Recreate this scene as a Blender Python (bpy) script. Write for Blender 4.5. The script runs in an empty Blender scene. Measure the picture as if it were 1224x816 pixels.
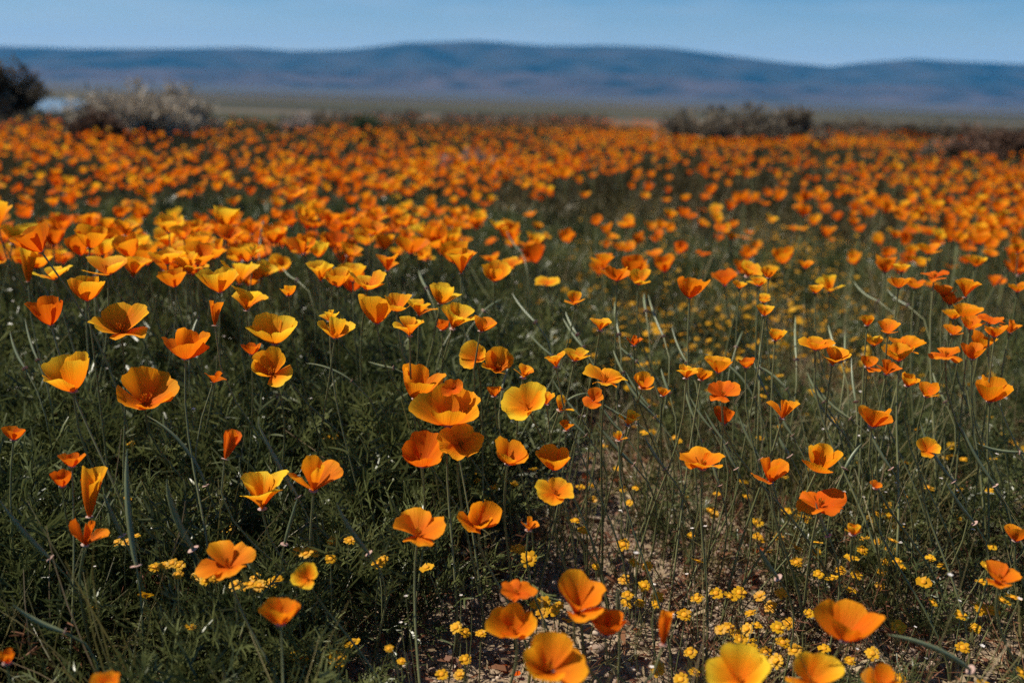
import bpy, math, random
import numpy as np
from mathutils import Vector, Matrix, Euler

R = math.radians
rng = np.random.default_rng(7)
random.seed(7)
scene = bpy.context.scene
col = scene.collection

# ------------------------------------------------------------------ camera
PW, PH = 1224.0, 816.0
FPX = PW * 35.0 / 36.0
EYE = 0.56
cam_d = bpy.data.cameras.new("camera")
cam_d.lens = 35.0; cam_d.sensor_width = 36.0
cam_d.clip_start = 0.02; cam_d.clip_end = 80000.0
cam_d.dof.use_dof = True
cam_d.dof.focus_distance = 1.02
cam_d.dof.aperture_fstop = 3.9
cam = bpy.data.objects.new("camera", cam_d); col.objects.link(cam)
CAM_M = Matrix.Translation((0, 0, EYE)) @ Matrix.Rotation(R(90 - 13.65), 4, 'X') @ Matrix.Rotation(R(1.55), 4, 'Z')
cam.matrix_world = CAM_M
scene.camera = cam
CR = np.array(CAM_M.to_3x3()); CT = np.array(CAM_M.translation)

# ------------------------------------------------------------------ world, sun, exposure
SUN_EL, SUN_AZ = 56.0, -82.0        # azimuth from straight ahead, minus = towards the left
world = bpy.data.worlds.new("World"); scene.world = world; world.use_nodes = True
wn, wl = world.node_tree.nodes, world.node_tree.links
wn.clear()
w_out = wn.new("ShaderNodeOutputWorld"); w_bg = wn.new("ShaderNodeBackground")
sky = wn.new("ShaderNodeTexSky"); sky.sky_type = 'NISHITA'; sky.sun_disc = False
sky.sun_elevation = R(SUN_EL); sky.sun_rotation = R(SUN_AZ)
sky.altitude = 800; sky.air_density = 1.0; sky.dust_density = 0.9; sky.ozone_density = 3.0
w_tc = wn.new("ShaderNodeTexCoord")
w_map = wn.new("ShaderNodeMapping"); w_map.inputs['Scale'].default_value = (3.0, 3.0, 22.0)
w_noise = wn.new("ShaderNodeTexNoise"); w_noise.inputs['Scale'].default_value = 2.2
w_noise.inputs['Detail'].default_value = 6
w_ramp = wn.new("ShaderNodeMapRange")
w_ramp.inputs['From Min'].default_value = 0.50; w_ramp.inputs['From Max'].default_value = 0.78
w_ramp.inputs['To Max'].default_value = 0.28
w_mix = wn.new("ShaderNodeMix"); w_mix.data_type = 'RGBA'
w_mix.inputs[7].default_value = (6.8, 7.4, 8.0, 1)         # thin high cloud
w_gam = wn.new("ShaderNodeHueSaturation"); w_gam.inputs['Saturation'].default_value = 1.36; w_gam.inputs['Hue'].default_value = 0.497
wl.new(w_tc.outputs['Generated'], w_map.inputs['Vector']); wl.new(w_map.outputs[0], w_noise.inputs['Vector'])
wl.new(w_noise.outputs['Fac'], w_ramp.inputs['Value']); wl.new(w_ramp.outputs[0], w_mix.inputs[0])
wl.new(sky.outputs[0], w_gam.inputs['Color']); wl.new(w_gam.outputs[0], w_mix.inputs[6]); 
w_sep = wn.new("ShaderNodeSeparateXYZ"); wl.new(w_tc.outputs['Generated'], w_sep.inputs[0])
w_low = wn.new("ShaderNodeMapRange"); w_low.interpolation_type = 'SMOOTHSTEP'       # pale band low all round the horizon
w_low.inputs['From Min'].default_value = 0.0; w_low.inputs['From Max'].default_value = 0.105
w_low.inputs['To Min'].default_value = 0.62; w_low.inputs['To Max'].default_value = 0.0
wl.new(w_sep.outputs['Z'], w_low.inputs['Value'])
w_pale = wn.new("ShaderNodeMix"); w_pale.data_type = 'RGBA'; w_pale.inputs[7].default_value = (9.0, 9.6, 10.2, 1)
wl.new(w_low.outputs[0], w_pale.inputs[0]); wl.new(w_mix.outputs[2], w_pale.inputs[6]); wl.new(w_pale.outputs[2], w_bg.inputs['Color'])
w_bg.inputs['Strength'].default_value = 0.061
wl.new(w_bg.outputs[0], w_out.inputs['Surface'])

sun_d = bpy.data.lights.new("sun", 'SUN'); sun_d.energy = 5.0; sun_d.angle = R(0.53); sun_d.color = (1.0, 0.92, 0.79)
sun = bpy.data.objects.new("sun", sun_d); col.objects.link(sun)
sd = Vector((math.sin(R(SUN_AZ)) * math.cos(R(SUN_EL)), math.cos(R(SUN_AZ)) * math.cos(R(SUN_EL)), math.sin(R(SUN_EL))))
sun.rotation_euler = sd.to_track_quat('Z', 'Y').to_euler()
sun.location = sd * 50

vs = scene.view_settings
vs.view_transform = 'Standard'; vs.look = 'None'; vs.gamma = 1.0; vs.use_curve_mapping = False
vs.exposure = 0.6
cy = scene.cycles
cy.max_bounces = 3; cy.diffuse_bounces = 2; cy.glossy_bounces = 1; cy.transmission_bounces = 3
cy.volume_bounces = 0; cy.transparent_max_bounces = 6
cy.caustics_reflective = False; cy.caustics_refractive = False
cy.sample_clamp_indirect = 4.0
cy.use_denoising = False
cy.use_adaptive_sampling = True; cy.adaptive_threshold = 0.02

# ------------------------------------------------------------------ helpers
def tag(o, label=None, cat=None, group=None, kind=None):
    if label: o["label"] = label
    if cat: o["category"] = cat
    if group: o["group"] = group
    if kind: o["kind"] = kind
    return o

def ray(px, py):
    """Unit direction in the place for a position measured on the photograph."""
    d = CR @ np.array(((px - PW / 2) / FPX, -(py - PH / 2) / FPX, -1.0))
    return d / np.linalg.norm(d)

def at_height(px, py, z):
    d = ray(px, py)
    t = (z - EYE) / d[2]
    return CT + d * t, t

def project(P):
    q = (np.atleast_2d(P) - CT) @ CR
    zz = np.minimum(q[:, 2], -1e-6)
    return PW / 2 - q[:, 0] / zz * FPX, PH / 2 + q[:, 1] / zz * FPX, -q[:, 2]

def fbm(x, y, seed=0, octaves=4):
    r_ = np.random.default_rng(seed)
    out = np.zeros(np.broadcast(x, y).shape); a = 1.0; f = 1.0; tot = 0
    for _ in range(octaves):
        for _k in range(3):
            th, ph = r_.uniform(0, 2 * math.pi, 2)
            s = r_.uniform(0.7, 1.3)
            out = out + a / 3 * np.sin((x * math.cos(th) + y * math.sin(th)) * f * s + ph + 1.3 * np.sin(y * f * 0.53 + x * f * .31 + ph))
        tot += a; a *= 0.52; f *= 2.03
    return out / tot

def mesh_np(name, V, Q, T=None, mats=(), attr=None, midx=None, smooth=True):
    """V (n,3) vertices, Q (m,4) quads, T (k,3) triangles -> mesh."""
    V = np.asarray(V, np.float32).reshape(-1, 3)
    Q = np.zeros((0, 4), np.int32) if Q is None else np.asarray(Q, np.int32).reshape(-1, 4)
    T = np.zeros((0, 3), np.int32) if T is None else np.asarray(T, np.int32).reshape(-1, 3)
    me = bpy.data.meshes.new(name)
    me.vertices.add(len(V)); me.vertices.foreach_set("co", V.ravel())
    nl = Q.size + T.size
    me.loops.add(nl); me.loops.foreach_set("vertex_index", np.concatenate([Q.ravel(), T.ravel()]).astype(np.int32))
    me.polygons.add(len(Q) + len(T))
    st = np.concatenate([np.arange(len(Q)) * 4, len(Q) * 4 + np.arange(len(T)) * 3]).astype(np.int32)
    me.polygons.foreach_set("loop_start", st)
    if midx is not None: me.polygons.foreach_set("material_index", np.asarray(midx, np.int32))
    me.polygons.foreach_set("use_smooth", np.full(len(Q) + len(T), smooth, bool))
    for m in mats: me.materials.append(m)
    me.update(calc_edges=True)
    if attr is not None:
        a = me.attributes.new("tint", 'FLOAT_VECTOR', 'POINT')
        a.data.foreach_set("vector", np.asarray(attr, np.float32).ravel())
    return me

def add(name, me, parent=None, loc=None):
    o = bpy.data.objects.new(name, me); col.objects.link(o)
    if parent is not None: o.parent = parent
    if loc is not None: o.location = loc
    return o

def empty(name, loc):
    o = bpy.data.objects.new(name, None); col.objects.link(o)
    o.location = loc; o.empty_display_size = 0.02
    return o

class MB:
    """Collects pieces of one mesh."""
    def __init__(s): s.V, s.Q, s.A, s.M, s.n = [], [], [], [], 0
    def add(s, V, Q, A=None, m=0):
        V = np.asarray(V, float).reshape(-1, 3); Q = np.asarray(Q).reshape(-1, 4)
        s.V.append(V); s.Q.append(Q + s.n); s.n += len(V)
        s.A.append(np.zeros((len(V), 3)) if A is None else A); s.M.append(np.full(len(Q), m))
    def mesh(s, name, mats, smooth=True):
        return mesh_np(name, np.concatenate(s.V), np.concatenate(s.Q), None, mats, np.concatenate(s.A), np.concatenate(s.M), smooth)

def tube(P, rad, k=6):
    """A tube along the points P with radii rad."""
    P = np.asarray(P, float); n = len(P); rad = np.broadcast_to(rad, (n,))
    D = np.gradient(P, axis=0); D /= np.linalg.norm(D, axis=1)[:, None] + 1e-12
    ref = np.array((0.31, 0.94, 0.12))
    A = np.cross(D, ref); A /= np.linalg.norm(A, axis=1)[:, None] + 1e-12
    B = np.cross(D, A)
    th = np.arange(k) / k * 2 * math.pi
    V = P[:, None] + (A[:, None] * np.cos(th)[None, :, None] + B[:, None] * np.sin(th)[None, :, None]) * rad[:, None, None]
    i, j = np.meshgrid(np.arange(n - 1), np.arange(k), indexing='ij')
    a = i * k + j; b = i * k + (j + 1) % k
    return V.reshape(-1, 3), np.stack([a, b, b + k, a + k], -1).reshape(-1, 4)

def bez(p0, p1, p2, p3, n):
    t = np.linspace(0, 1, n)[:, None]
    return (1 - t) ** 3 * p0 + 3 * (1 - t) ** 2 * t * p1 + 3 * (1 - t) * t * t * p2 + t ** 3 * p3

def frame(axis, spin=0.0):
    """Rotation whose Z is axis."""
    z = np.asarray(axis, float); z = z / np.linalg.norm(z)
    x = np.cross((0, 1, 0.001), z); x /= np.linalg.norm(x); y = np.cross(z, x)
    c, s = math.cos(spin), math.sin(spin)
    return np.stack([x * c + y * s, -x * s + y * c, z], 1)

# ------------------------------------------------------------------ materials
def new_mat(name):
    m = bpy.data.materials.new(name); m.use_nodes = True
    nt = m.node_tree; nt.nodes.clear()
    return m, nt.nodes, nt.links, nt.nodes.new("ShaderNodeOutputMaterial")

def ramp(N, stops):
    r = N.new("ShaderNodeValToRGB"); e = r.color_ramp.elements
    e[0].position, e[0].color = stops[0][0], (*stops[0][1], 1)
    e[1].position, e[1].color = stops[-1][0], (*stops[-1][1], 1)
    for p, c in stops[1:-1]:
        q = e.new(p); q.color = (*c, 1)
    return r

def leafy(name, c0, c1, transl=0.35, rough=0.5, spec=0.35, noise_scale=9.0):
    """Thin plant tissue: colour varies per plant and along it; light passes through."""
    m, N, L, out = new_mat(name)
    info = N.new("ShaderNodeObjectInfo"); geo = N.new("ShaderNodeNewGeometry")
    nz = N.new("ShaderNodeTexNoise"); nz.inputs['Scale'].default_value = noise_scale
    L.new(geo.outputs['Position'], nz.inputs['Vector'])
    ad = N.new("ShaderNodeMath"); ad.operation = 'MULTIPLY_ADD'; ad.inputs[1].default_value = 0.5
    L.new(info.outputs['Random'], ad.inputs[0])
    mr = N.new("ShaderNodeMapRange"); mr.inputs['From Min'].default_value = .3; mr.inputs['From Max'].default_value = .7
    mr.inputs['To Max'].default_value = .6
    L.new(nz.outputs['Fac'], mr.inputs['Value']); L.new(mr.outputs[0], ad.inputs[2])
    r = ramp(N, [(0.05, c0), (0.95, c1)]); L.new(ad.outputs[0], r.inputs[0])
    b = N.new("ShaderNodeBsdfPrincipled"); b.inputs['Roughness'].default_value = rough
    b.inputs['Specular IOR Level'].default_value = spec
    t = N.new("ShaderNodeBsdfTranslucent"); mx = N.new("ShaderNodeMixShader"); mx.inputs[0].default_value = transl
    L.new(r.outputs[0], b.inputs['Base Color']); L.new(r.outputs[0], t.inputs['Color'])
    L.new(b.outputs[0], mx.inputs[1]); L.new(t.outputs[0], mx.inputs[2]); L.new(mx.outputs[0], out.inputs['Surface'])
    return m

def petal_material():
    m, N, L, out = new_mat("poppy petal")
    a = N.new("ShaderNodeAttribute"); a.attribute_name = "tint"      # x: yellowness, y: 0 base .. 1 rim, z: across
    s = N.new("ShaderNodeSeparateXYZ"); L.new(a.outputs['Vector'], s.inputs[0])
    nz = N.new("ShaderNodeTexNoise"); nz.inputs['Scale'].default_value = 1.0; nz.inputs['Detail'].default_value = 3
    cmb = N.new("ShaderNodeCombineXYZ")
    zs = N.new("ShaderNodeMath"); zs.operation = 'MULTIPLY'; zs.inputs[1].default_value = 22.0
    ys = N.new("ShaderNodeMath"); ys.operation = 'MULTIPLY'; ys.inputs[1].default_value = 1.6
    xs = N.new("ShaderNodeMath"); xs.operation = 'MULTIPLY'; xs.inputs[1].default_value = 37.0
    L.new(s.outputs['Z'], zs.inputs[0]); L.new(s.outputs['Y'], ys.inputs[0]); L.new(s.outputs['X'], xs.inputs[0])
    L.new(zs.outputs[0], cmb.inputs['X']); L.new(ys.outputs[0], cmb.inputs['Y']); L.new(xs.outputs[0], cmb.inputs['Z'])
    L.new(cmb.outputs[0], nz.inputs['Vector'])
    # rim-ness = y^1.6 * (0.35+tint) + streaks
    pw = N.new("ShaderNodeMath"); pw.operation = 'POWER'; pw.inputs[1].default_value = 1.7; L.new(s.outputs['Y'], pw.inputs[0])
    tt = N.new("ShaderNodeMath"); tt.operation = 'MULTIPLY_ADD'; tt.inputs[1].default_value = 1.1; tt.inputs[2].default_value = 0.12
    L.new(s.outputs['X'], tt.inputs[0])
    ml = N.new("ShaderNodeMath"); ml.operation = 'MULTIPLY'; L.new(pw.outputs[0], ml.inputs[0]); L.new(tt.outputs[0], ml.inputs[1])
    st = N.new("ShaderNodeMath"); st.operation = 'MULTIPLY_ADD'; st.inputs[1].default_value = 0.46; L.new(nz.outputs['Fac'], st.inputs[0])
    sb = N.new("ShaderNodeMath"); sb.operation = 'SUBTRACT'; sb.inputs[1].default_value = 0.23
    L.new(ml.outputs[0], st.inputs[2]); L.new(st.outputs[0], sb.inputs[0])
    tb = N.new("ShaderNodeMath"); tb.operation = 'MULTIPLY_ADD'; tb.inputs[1].default_value = 0.26
    L.new(s.outputs['X'], tb.inputs[0]); L.new(sb.outputs[0], tb.inputs[2])
    r = ramp(N, [(0.0, (0.68, 0.098, 0.004)), (0.28, (0.84, 0.215, 0.006)), (0.6, (0.90, 0.36, 0.010)), (1.0, (0.94, 0.60, 0.030))])
    L.new(tb.outputs[0], r.inputs[0])
    bump = N.new("ShaderNodeBump"); bump.inputs['Strength'].default_value = 0.40; bump.inputs['Distance'].default_value = 0.002
    L.new(nz.outputs['Fac'], bump.inputs['Height'])
    b = N.new("ShaderNodeBsdfPrincipled"); b.inputs['Roughness'].default_value = 0.6
    b.inputs['Specular IOR Level'].default_value = 0.08; b.inputs['Sheen Weight'].default_value = 0.0
    t = N.new("ShaderNodeBsdfTranslucent"); mx = N.new("ShaderNodeMixShader"); mx.inputs[0].default_value = 0.5
    L.new(r.outputs[0], b.inputs['Base Color']); L.new(r.outputs[0], t.inputs['Color'])
    L.new(bump.outputs[0], b.inputs['Normal']); L.new(bump.outputs[0], t.inputs['Normal'])
    L.new(b.outputs[0], mx.inputs[1]); L.new(t.outputs[0], mx.inputs[2]); L.new(mx.outputs[0], out.inputs['Surface'])
    return m

M_PETAL = petal_material()
M_LEAF = leafy("poppy leaf", (0.024, 0.038, 0.013), (0.145, 0.16, 0.052), .30, .36, .40)
M_STEM = leafy("poppy stem", (0.10, 0.115, 0.045), (0.20, 0.20, 0.085), .12, .4, .5)
M_POD = leafy("seed pod", (0.095, 0.120, 0.060), (0.185, 0.205, 0.10), .08, .4, .5, 30)
M_RIM = leafy("pink rim", (0.36, 0.20, 0.16), (0.55, 0.38, 0.31), .3, .6, .2, 60)
M_STAMEN = leafy("stamen", (0.55, 0.16, 0.01), (0.75, 0.33, 0.02), .2, .6, .2, 60)
M_UNDER = leafy("undergrowth leaf", (0.022, 0.028, 0.010), (0.115, 0.085, 0.036), .3, .5, .15, 2.5)
M_GRASS = leafy("grass blade", (0.055, 0.054, 0.015), (0.22, 0.178, 0.065), .3, .45, .4)
M_STRAW = leafy("dry straw", (0.20, 0.14, 0.075), (0.36, 0.28, 0.17), .25, .6, .2)
M_RUST = leafy("rusty dry herb", (0.12, 0.038, 0.020), (0.22, 0.105, 0.05), .25, .6, .2)
M_GOLD = leafy("daisy ray", (0.52, 0.24, 0.006), (0.68, 0.37, 0.011), .35, .5, .2, 40)
M_DISC = leafy("daisy disc", (0.62, 0.24, 0.008), (0.74, 0.33, 0.012), .1, .7, .2, 200)
M_WHITE = leafy("tiny white petal", (0.60, 0.50, 0.46), (0.80, 0.76, 0.70), .3, .6, .2, 60)
M_SHRUB_DARK = leafy("dark shrub leaf", (0.070, 0.057, 0.038), (0.155, 0.122, 0.084), .2, .6, .2, 3)
M_SHRUB_TAN = leafy("dry brush twig", (0.24, 0.195, 0.14), (0.46, 0.39, 0.30), .2, .7, .2, 3)
M_SHRUB_GREY = leafy("grey brush twig", (0.17, 0.130, 0.108), (0.31, 0.255, 0.22), .2, .7, .2, 5)
M_SHRUB_BROWN = leafy("brown brush twig", (0.070, 0.038, 0.024), (0.15, 0.085, 0.055), .2, .7, .2, 3)
M_SHRUB_GREEN = leafy("green shrub leaf", (0.045, 0.070, 0.030), (0.085, 0.11, 0.05), .25, .6, .3, 3)
M_BARK = leafy("shrub bark", (0.06, 0.045, 0.035), (0.12, 0.09, 0.07), .0, .8, .2, 20)

def ground_material():
    m, N, L, out = new_mat("ground")
    geo = N.new("ShaderNodeNewGeometry")
    ln = N.new("ShaderNodeVectorMath"); ln.operation = 'LENGTH'; L.new(geo.outputs['Position'], ln.inputs[0])
    def noise(scale, detail=5, vec=None, rough=.6):
        n = N.new("ShaderNodeTexNoise"); n.inputs['Scale'].default_value = scale; n.inputs['Detail'].default_value = detail
        n.inputs['Roughness'].default_value = rough
        L.new(vec if vec is not None else geo.outputs['Position'], n.inputs['Vector']); return n
    def mixc(f, a, b):
        x = N.new("ShaderNodeMix"); x.data_type = 'RGBA'
        for sck, v in ((0, f), (6, a), (7, b)):
            if hasattr(v, 'is_output') or hasattr(v, 'links'): L.new(v, x.inputs[sck])
            else: x.inputs[sck].default_value = (*v, 1) if isinstance(v, tuple) else v
        return x.outputs[2]
    def rng_(v, a, b, smooth=True):
        x = N.new("ShaderNodeMapRange"); x.interpolation_type = 'SMOOTHSTEP' if smooth else 'LINEAR'
        x.inputs['From Min'].default_value = a; x.inputs['From Max'].default_value = b
        L.new(v, x.inputs['Value']); return x.outputs[0]
    # sandy soil with coarse grains and dark organic crumbs
    g1, g2, g3 = noise(9, 6), noise(95, 5), noise(420, 4)
    soil = ramp(N, [(0.32, (0.090, 0.058, 0.038)), (0.5, (0.235, 0.172, 0.110)), (0.68, (0.39, 0.30, 0.22))])
    ma = N.new("ShaderNodeMath"); ma.operation = 'MULTIPLY_ADD'; ma.inputs[1].default_value = .5
    mb = N.new("ShaderNodeMath"); mb.operation = 'MULTIPLY_ADD'; mb.inputs[1].default_value = .3
    mc = N.new("ShaderNodeMath"); mc.operation = 'MULTIPLY'; mc.inputs[1].default_value = .2
    L.new(g1.outputs['Fac'], mc.inputs[0]); L.new(g2.outputs['Fac'], mb.inputs[0]); L.new(mc.outputs[0], mb.inputs[2])
    L.new(g3.outputs['Fac'], ma.inputs[0]); L.new(mb.outputs[0], ma.inputs[2]); L.new(ma.outputs[0], soil.inputs[0])
    # further out: herb cover and, past where single flowers can be told apart, patches of bloom
    h1 = noise(1.3, 5)
    herb = ramp(N, [(0.35, (0.050, 0.060, 0.028)), (0.52, (0.095, 0.085, 0.045)), (0.7, (0.16, 0.12, 0.07))])
    L.new(h1.outputs['Fac'], herb.inputs[0])
    c = mixc(rng_(ln.outputs['Value'], 2.2, 4.5), soil.outputs[0], herb.outputs[0])
    p1 = noise(0.35, 6, None, .65)
    bloom = ramp(N, [(0.42, (0.09, 0.062, 0.03)), (0.54, (0.24, 0.095, 0.022)), (0.68, (0.45, 0.15, 0.015))])
    L.new(p1.outputs['Fac'], bloom.inputs[0])
    c = mixc(rng_(ln.outputs['Value'], 9, 16), c, bloom.outputs[0])
    # the wide plain: olive grass, tan and dark strips
    mp = N.new("ShaderNodeMapping"); mp.inputs['Scale'].default_value = (0.0012, 0.0055, 0.0)
    L.new(geo.outputs['Position'], mp.inputs['Vector'])
    pl = noise(1.0, 6, mp.outputs[0])
    plain = ramp(N, [(0.42, (0.008, 0.008, 0.006)), (0.47, (0.034, 0.036, 0.015)), (0.53, (0.060, 0.052, 0.028)), (0.60, (0.115, 0.084, 0.066))])
    L.new(pl.outputs['Fac'], plain.inputs[0])
    c = mixc(rng_(ln.outputs['Value'], 30, 60), c, plain.outputs[0])
    fan = noise(0.0011, 6)
    fanr = ramp(N, [(0.35, (0.034, 0.036, 0.018)), (0.52, (0.060, 0.050, 0.038)), (0.7, (0.11, 0.080, 0.070))])
    L.new(fan.outputs['Fac'], fanr.inputs[0])
    c = mixc(rng_(ln.outputs['Value'], 2400, 5200), c, fanr.outputs[0])
    b = N.new("ShaderNodeBsdfPrincipled"); b.inputs['Roughness'].default_value = 0.92; b.inputs['Specular IOR Level'].default_value = .15
    bump = N.new("ShaderNodeBump"); bump.inputs['Strength'].default_value = 0.7; bump.inputs['Distance'].default_value = 0.006
    L.new(ma.outputs[0], bump.inputs['Height']); L.new(bump.outputs[0], b.inputs['Normal'])
    L.new(c, b.inputs['Base Color']); L.new(b.outputs[0], out.inputs['Surface'])
    return m

def hill_material(name, stops, scale):
    m, N, L, out = new_mat(name)
    geo = N.new("ShaderNodeNewGeometry"); nz = N.new("ShaderNodeTexNoise")
    nz.inputs['Scale'].default_value = scale; nz.inputs['Detail'].default_value = 7; nz.inputs['Roughness'].default_value = .62
    L.new(geo.outputs['Position'], nz.inputs['Vector'])
    r = ramp(N, stops); L.new(nz.outputs['Fac'], r.inputs[0])  # slope cover tones, contrast raised to put gully shading into the colour
    b = N.new("ShaderNodeBsdfPrincipled"); b.inputs['Roughness'].default_value = 1; b.inputs['Specular IOR Level'].default_value = 0
    L.new(r.outputs[0], b.inputs['Base Color']); L.new(b.outputs[0], out.inputs['Surface'])
    return m

# ------------------------------------------------------------------ setting: ground, hills, water
def smooth(a, b, x):
    t = np.clip((x - a) / (b - a), 0, 1); return t * t * (3 - 2 * t)

def field_edge(az):
    """How far the bloom reaches, by direction; past it the ground falls away to the plain."""
    d = np.degrees(az)
    return np.interp(d, [-180, -40, -28, -22, -12, 0, 8, 16, 28, 40, 180], [9, 9, 10, 11, 16, 22, 22, 16, 13.5, 12, 9]) + .7 * np.sin(d * .7) + .4 * np.sin(d * 1.9)

def terrain(x, y):
    r = np.hypot(x, y)
    edge = field_edge(np.arctan2(x, y)) + 2.0
    z = 0.014 * fbm(x * 7, y * 7, 3, 3) * smooth(8, 3, r)
    z = z + 0.03 * fbm(x * .35, y * .35, 5, 2) * smooth(1.5, 6, r)
    z = z - 5.0 * smooth(0, 90, np.maximum(r - edge, 0))
    z = z + 62.0 * smooth(2800, 9000, r) ** 1.0
    return z

def build_ground():
    nr, na = 190, 420
    rr = np.concatenate([[0.0], np.geomspace(0.12, 16000, nr - 1)])
    th = np.arange(na) / na * 2 * math.pi
    X = rr[:, None] * np.sin(th)[None]; Y = rr[:, None] * np.cos(th)[None]
    Z = terrain(X, Y)
    V = np.stack([X, Y, Z], -1).reshape(-1, 3)
    i, j = np.meshgrid(np.arange(nr - 1), np.arange(na), indexing='ij')
    a = i * na + j; b = i * na + (j + 1) % na
    Q = np.stack([a, a + na, b + na, b], -1).reshape(-1, 4)
    g = add("ground", mesh_np("ground", V, Q, None, [ground_material()]))
    tag(g, "flat sandy ground running out to the wide plain", kind="structure")
build_ground()

RIDGE = [(-900, 40), (-400, 47), (-150, 42), (0, 44), (100, 44), (200, 47), (300, 50), (350, 48), (420, 53), (480, 61), (560, 65), (640, 62),
         (700, 64), (780, 62), (850, 56), (920, 49), (970, 46), (1010, 53), (1060, 58), (1120, 57), (1224, 55), (1400, 60), (1700, 50), (2200, 44)]
def build_hills(name, dist, depth, factor, hill_mat, seed, label, gully):
    nx, ny = 420, 44
    px = np.linspace(-900, 2200, nx)
    xs = (px - 612) / FPX * dist
    crest = np.interp(px, [a for a, _ in RIDGE], [b for _, b in RIDGE]) / FPX * dist * factor
    crest = crest + dist * 0.0016 * fbm(px / 60.0, 0 * px, seed, 4)
    yy = np.linspace(-1, 1, ny)
    X = np.broadcast_to(xs[:, None], (nx, ny)); Y = dist + yy[None] * depth + 0 * X
    prof = np.where(yy < 0, (1 + yy) ** 0.85, (1 - yy) ** 0.8)[None]
    gul = fbm(X / gully, Y / gully * 0.35, seed + 1, 5)
    gul2 = np.abs(fbm(X / gully * 2.2, Y / gully * .6, seed + 2, 4))
    base = 25.0
    Z = base + (crest[:, None] - base + EYE) * prof * (1 + (0.28 * gul - 0.30 * gul2 + 0.06) * (1 - prof) * 2.2 * (prof > 0.02)) - 60 * (prof < 1e-4)
    V = np.stack([X, Y, Z], -1).reshape(-1, 3)
    i, j = np.meshgrid(np.arange(nx - 1), np.arange(ny - 1), indexing='ij')
    a = i * ny + j
    Q = np.stack([a, a + ny, a + ny + 1, a + 1], -1).reshape(-1, 4)
    tag(add(name, mesh_np(name, V, Q, None, [hill_mat])), label, kind="structure")
build_hills("hills", 9800, 2100, 1.0, hill_material("chaparral slope", [(0.36, (0.010, 0.018, 0.014)), (0.5, (0.036, 0.040, 0.032)), (0.66, (0.060, 0.054, 0.046))], 0.0022),
            21, "long blue ridge of hills across the horizon", 900)
build_hills("foothills", 8000, 1100, 0.50, hill_material("foothill slope", [(0.36, (0.018, 0.022, 0.017)), (0.5, (0.060, 0.048, 0.040)), (0.66, (0.095, 0.070, 0.062))], 0.003),
            33, "lower brown foothills before the blue ridge", 600)

def build_water():
    # a shallow pool lying on the plain, seen nearly edge-on
    p0, _ = at_height(36, 116.5, -5.0); 
    a0 = math.atan2(*(ray(20, 118)[:2])); a1 = math.atan2(*(ray(104, 118)[:2]))
    n = 48; V = []
    for k in range(n):
        t = k / n * 2 * math.pi
        rr = 400 + 130 * math.sin(t) * (1 + .1 * math.sin(3 * t))
        an = (a0 + a1) / 2 + (a1 - a0) / 2 * math.cos(t) * (1 + .06 * math.sin(2 * t + 1))
        V.append((rr * math.sin(an), rr * math.cos(an), -4.93))
    V.append((400 * math.sin((a0 + a1) / 2), 400 * math.cos((a0 + a1) / 2), -4.93))
    T = [(k, (k + 1) % n, n) for k in range(n)]
    m, N, L, out = new_mat("water")
    b = N.new("ShaderNodeBsdfPrincipled"); b.inputs['Base Color'].default_value = (0.16, 0.18, 0.19, 1)
    b.inputs['Roughness'].default_value = 0.12; b.inputs['IOR'].default_value = 1.33
    nz = N.new("ShaderNodeTexNoise"); nz.inputs['Scale'].default_value = 1.5
    bp = N.new("ShaderNodeBump"); bp.inputs['Strength'].default_value = .05; L.new(nz.outputs['Fac'], bp.inputs['Height'])
    L.new(bp.outputs[0], b.inputs['Normal']); L.new(b.outputs[0], out.inputs['Surface'])
    tag(add("water", mesh_np("water", V, None, T, [m])), "pale shallow pool lying on the plain", kind="structure")
build_water()

# ------------------------------------------------------------------ poppies
FORMS = {            # petal slope from the axis at base and rim, width factor, length factor, ruffle
    'cup':     (70, 6, 0.78, 1.0, .045),
    'bowl':    (70, 22, 0.80, 1.0, .06),
    'trumpet': (30, 40, 0.74, 1.0, .07),
    'open':    (66, 48, 0.84, 1.0, .08),
    'flat':    (62, 72, 0.78, 1.0, .11),
    'rolled':  (16, -1, 0.42, 1.0, .02),
    'folded':  (40, 16, 0.66, 1.0, .09),
}

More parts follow.
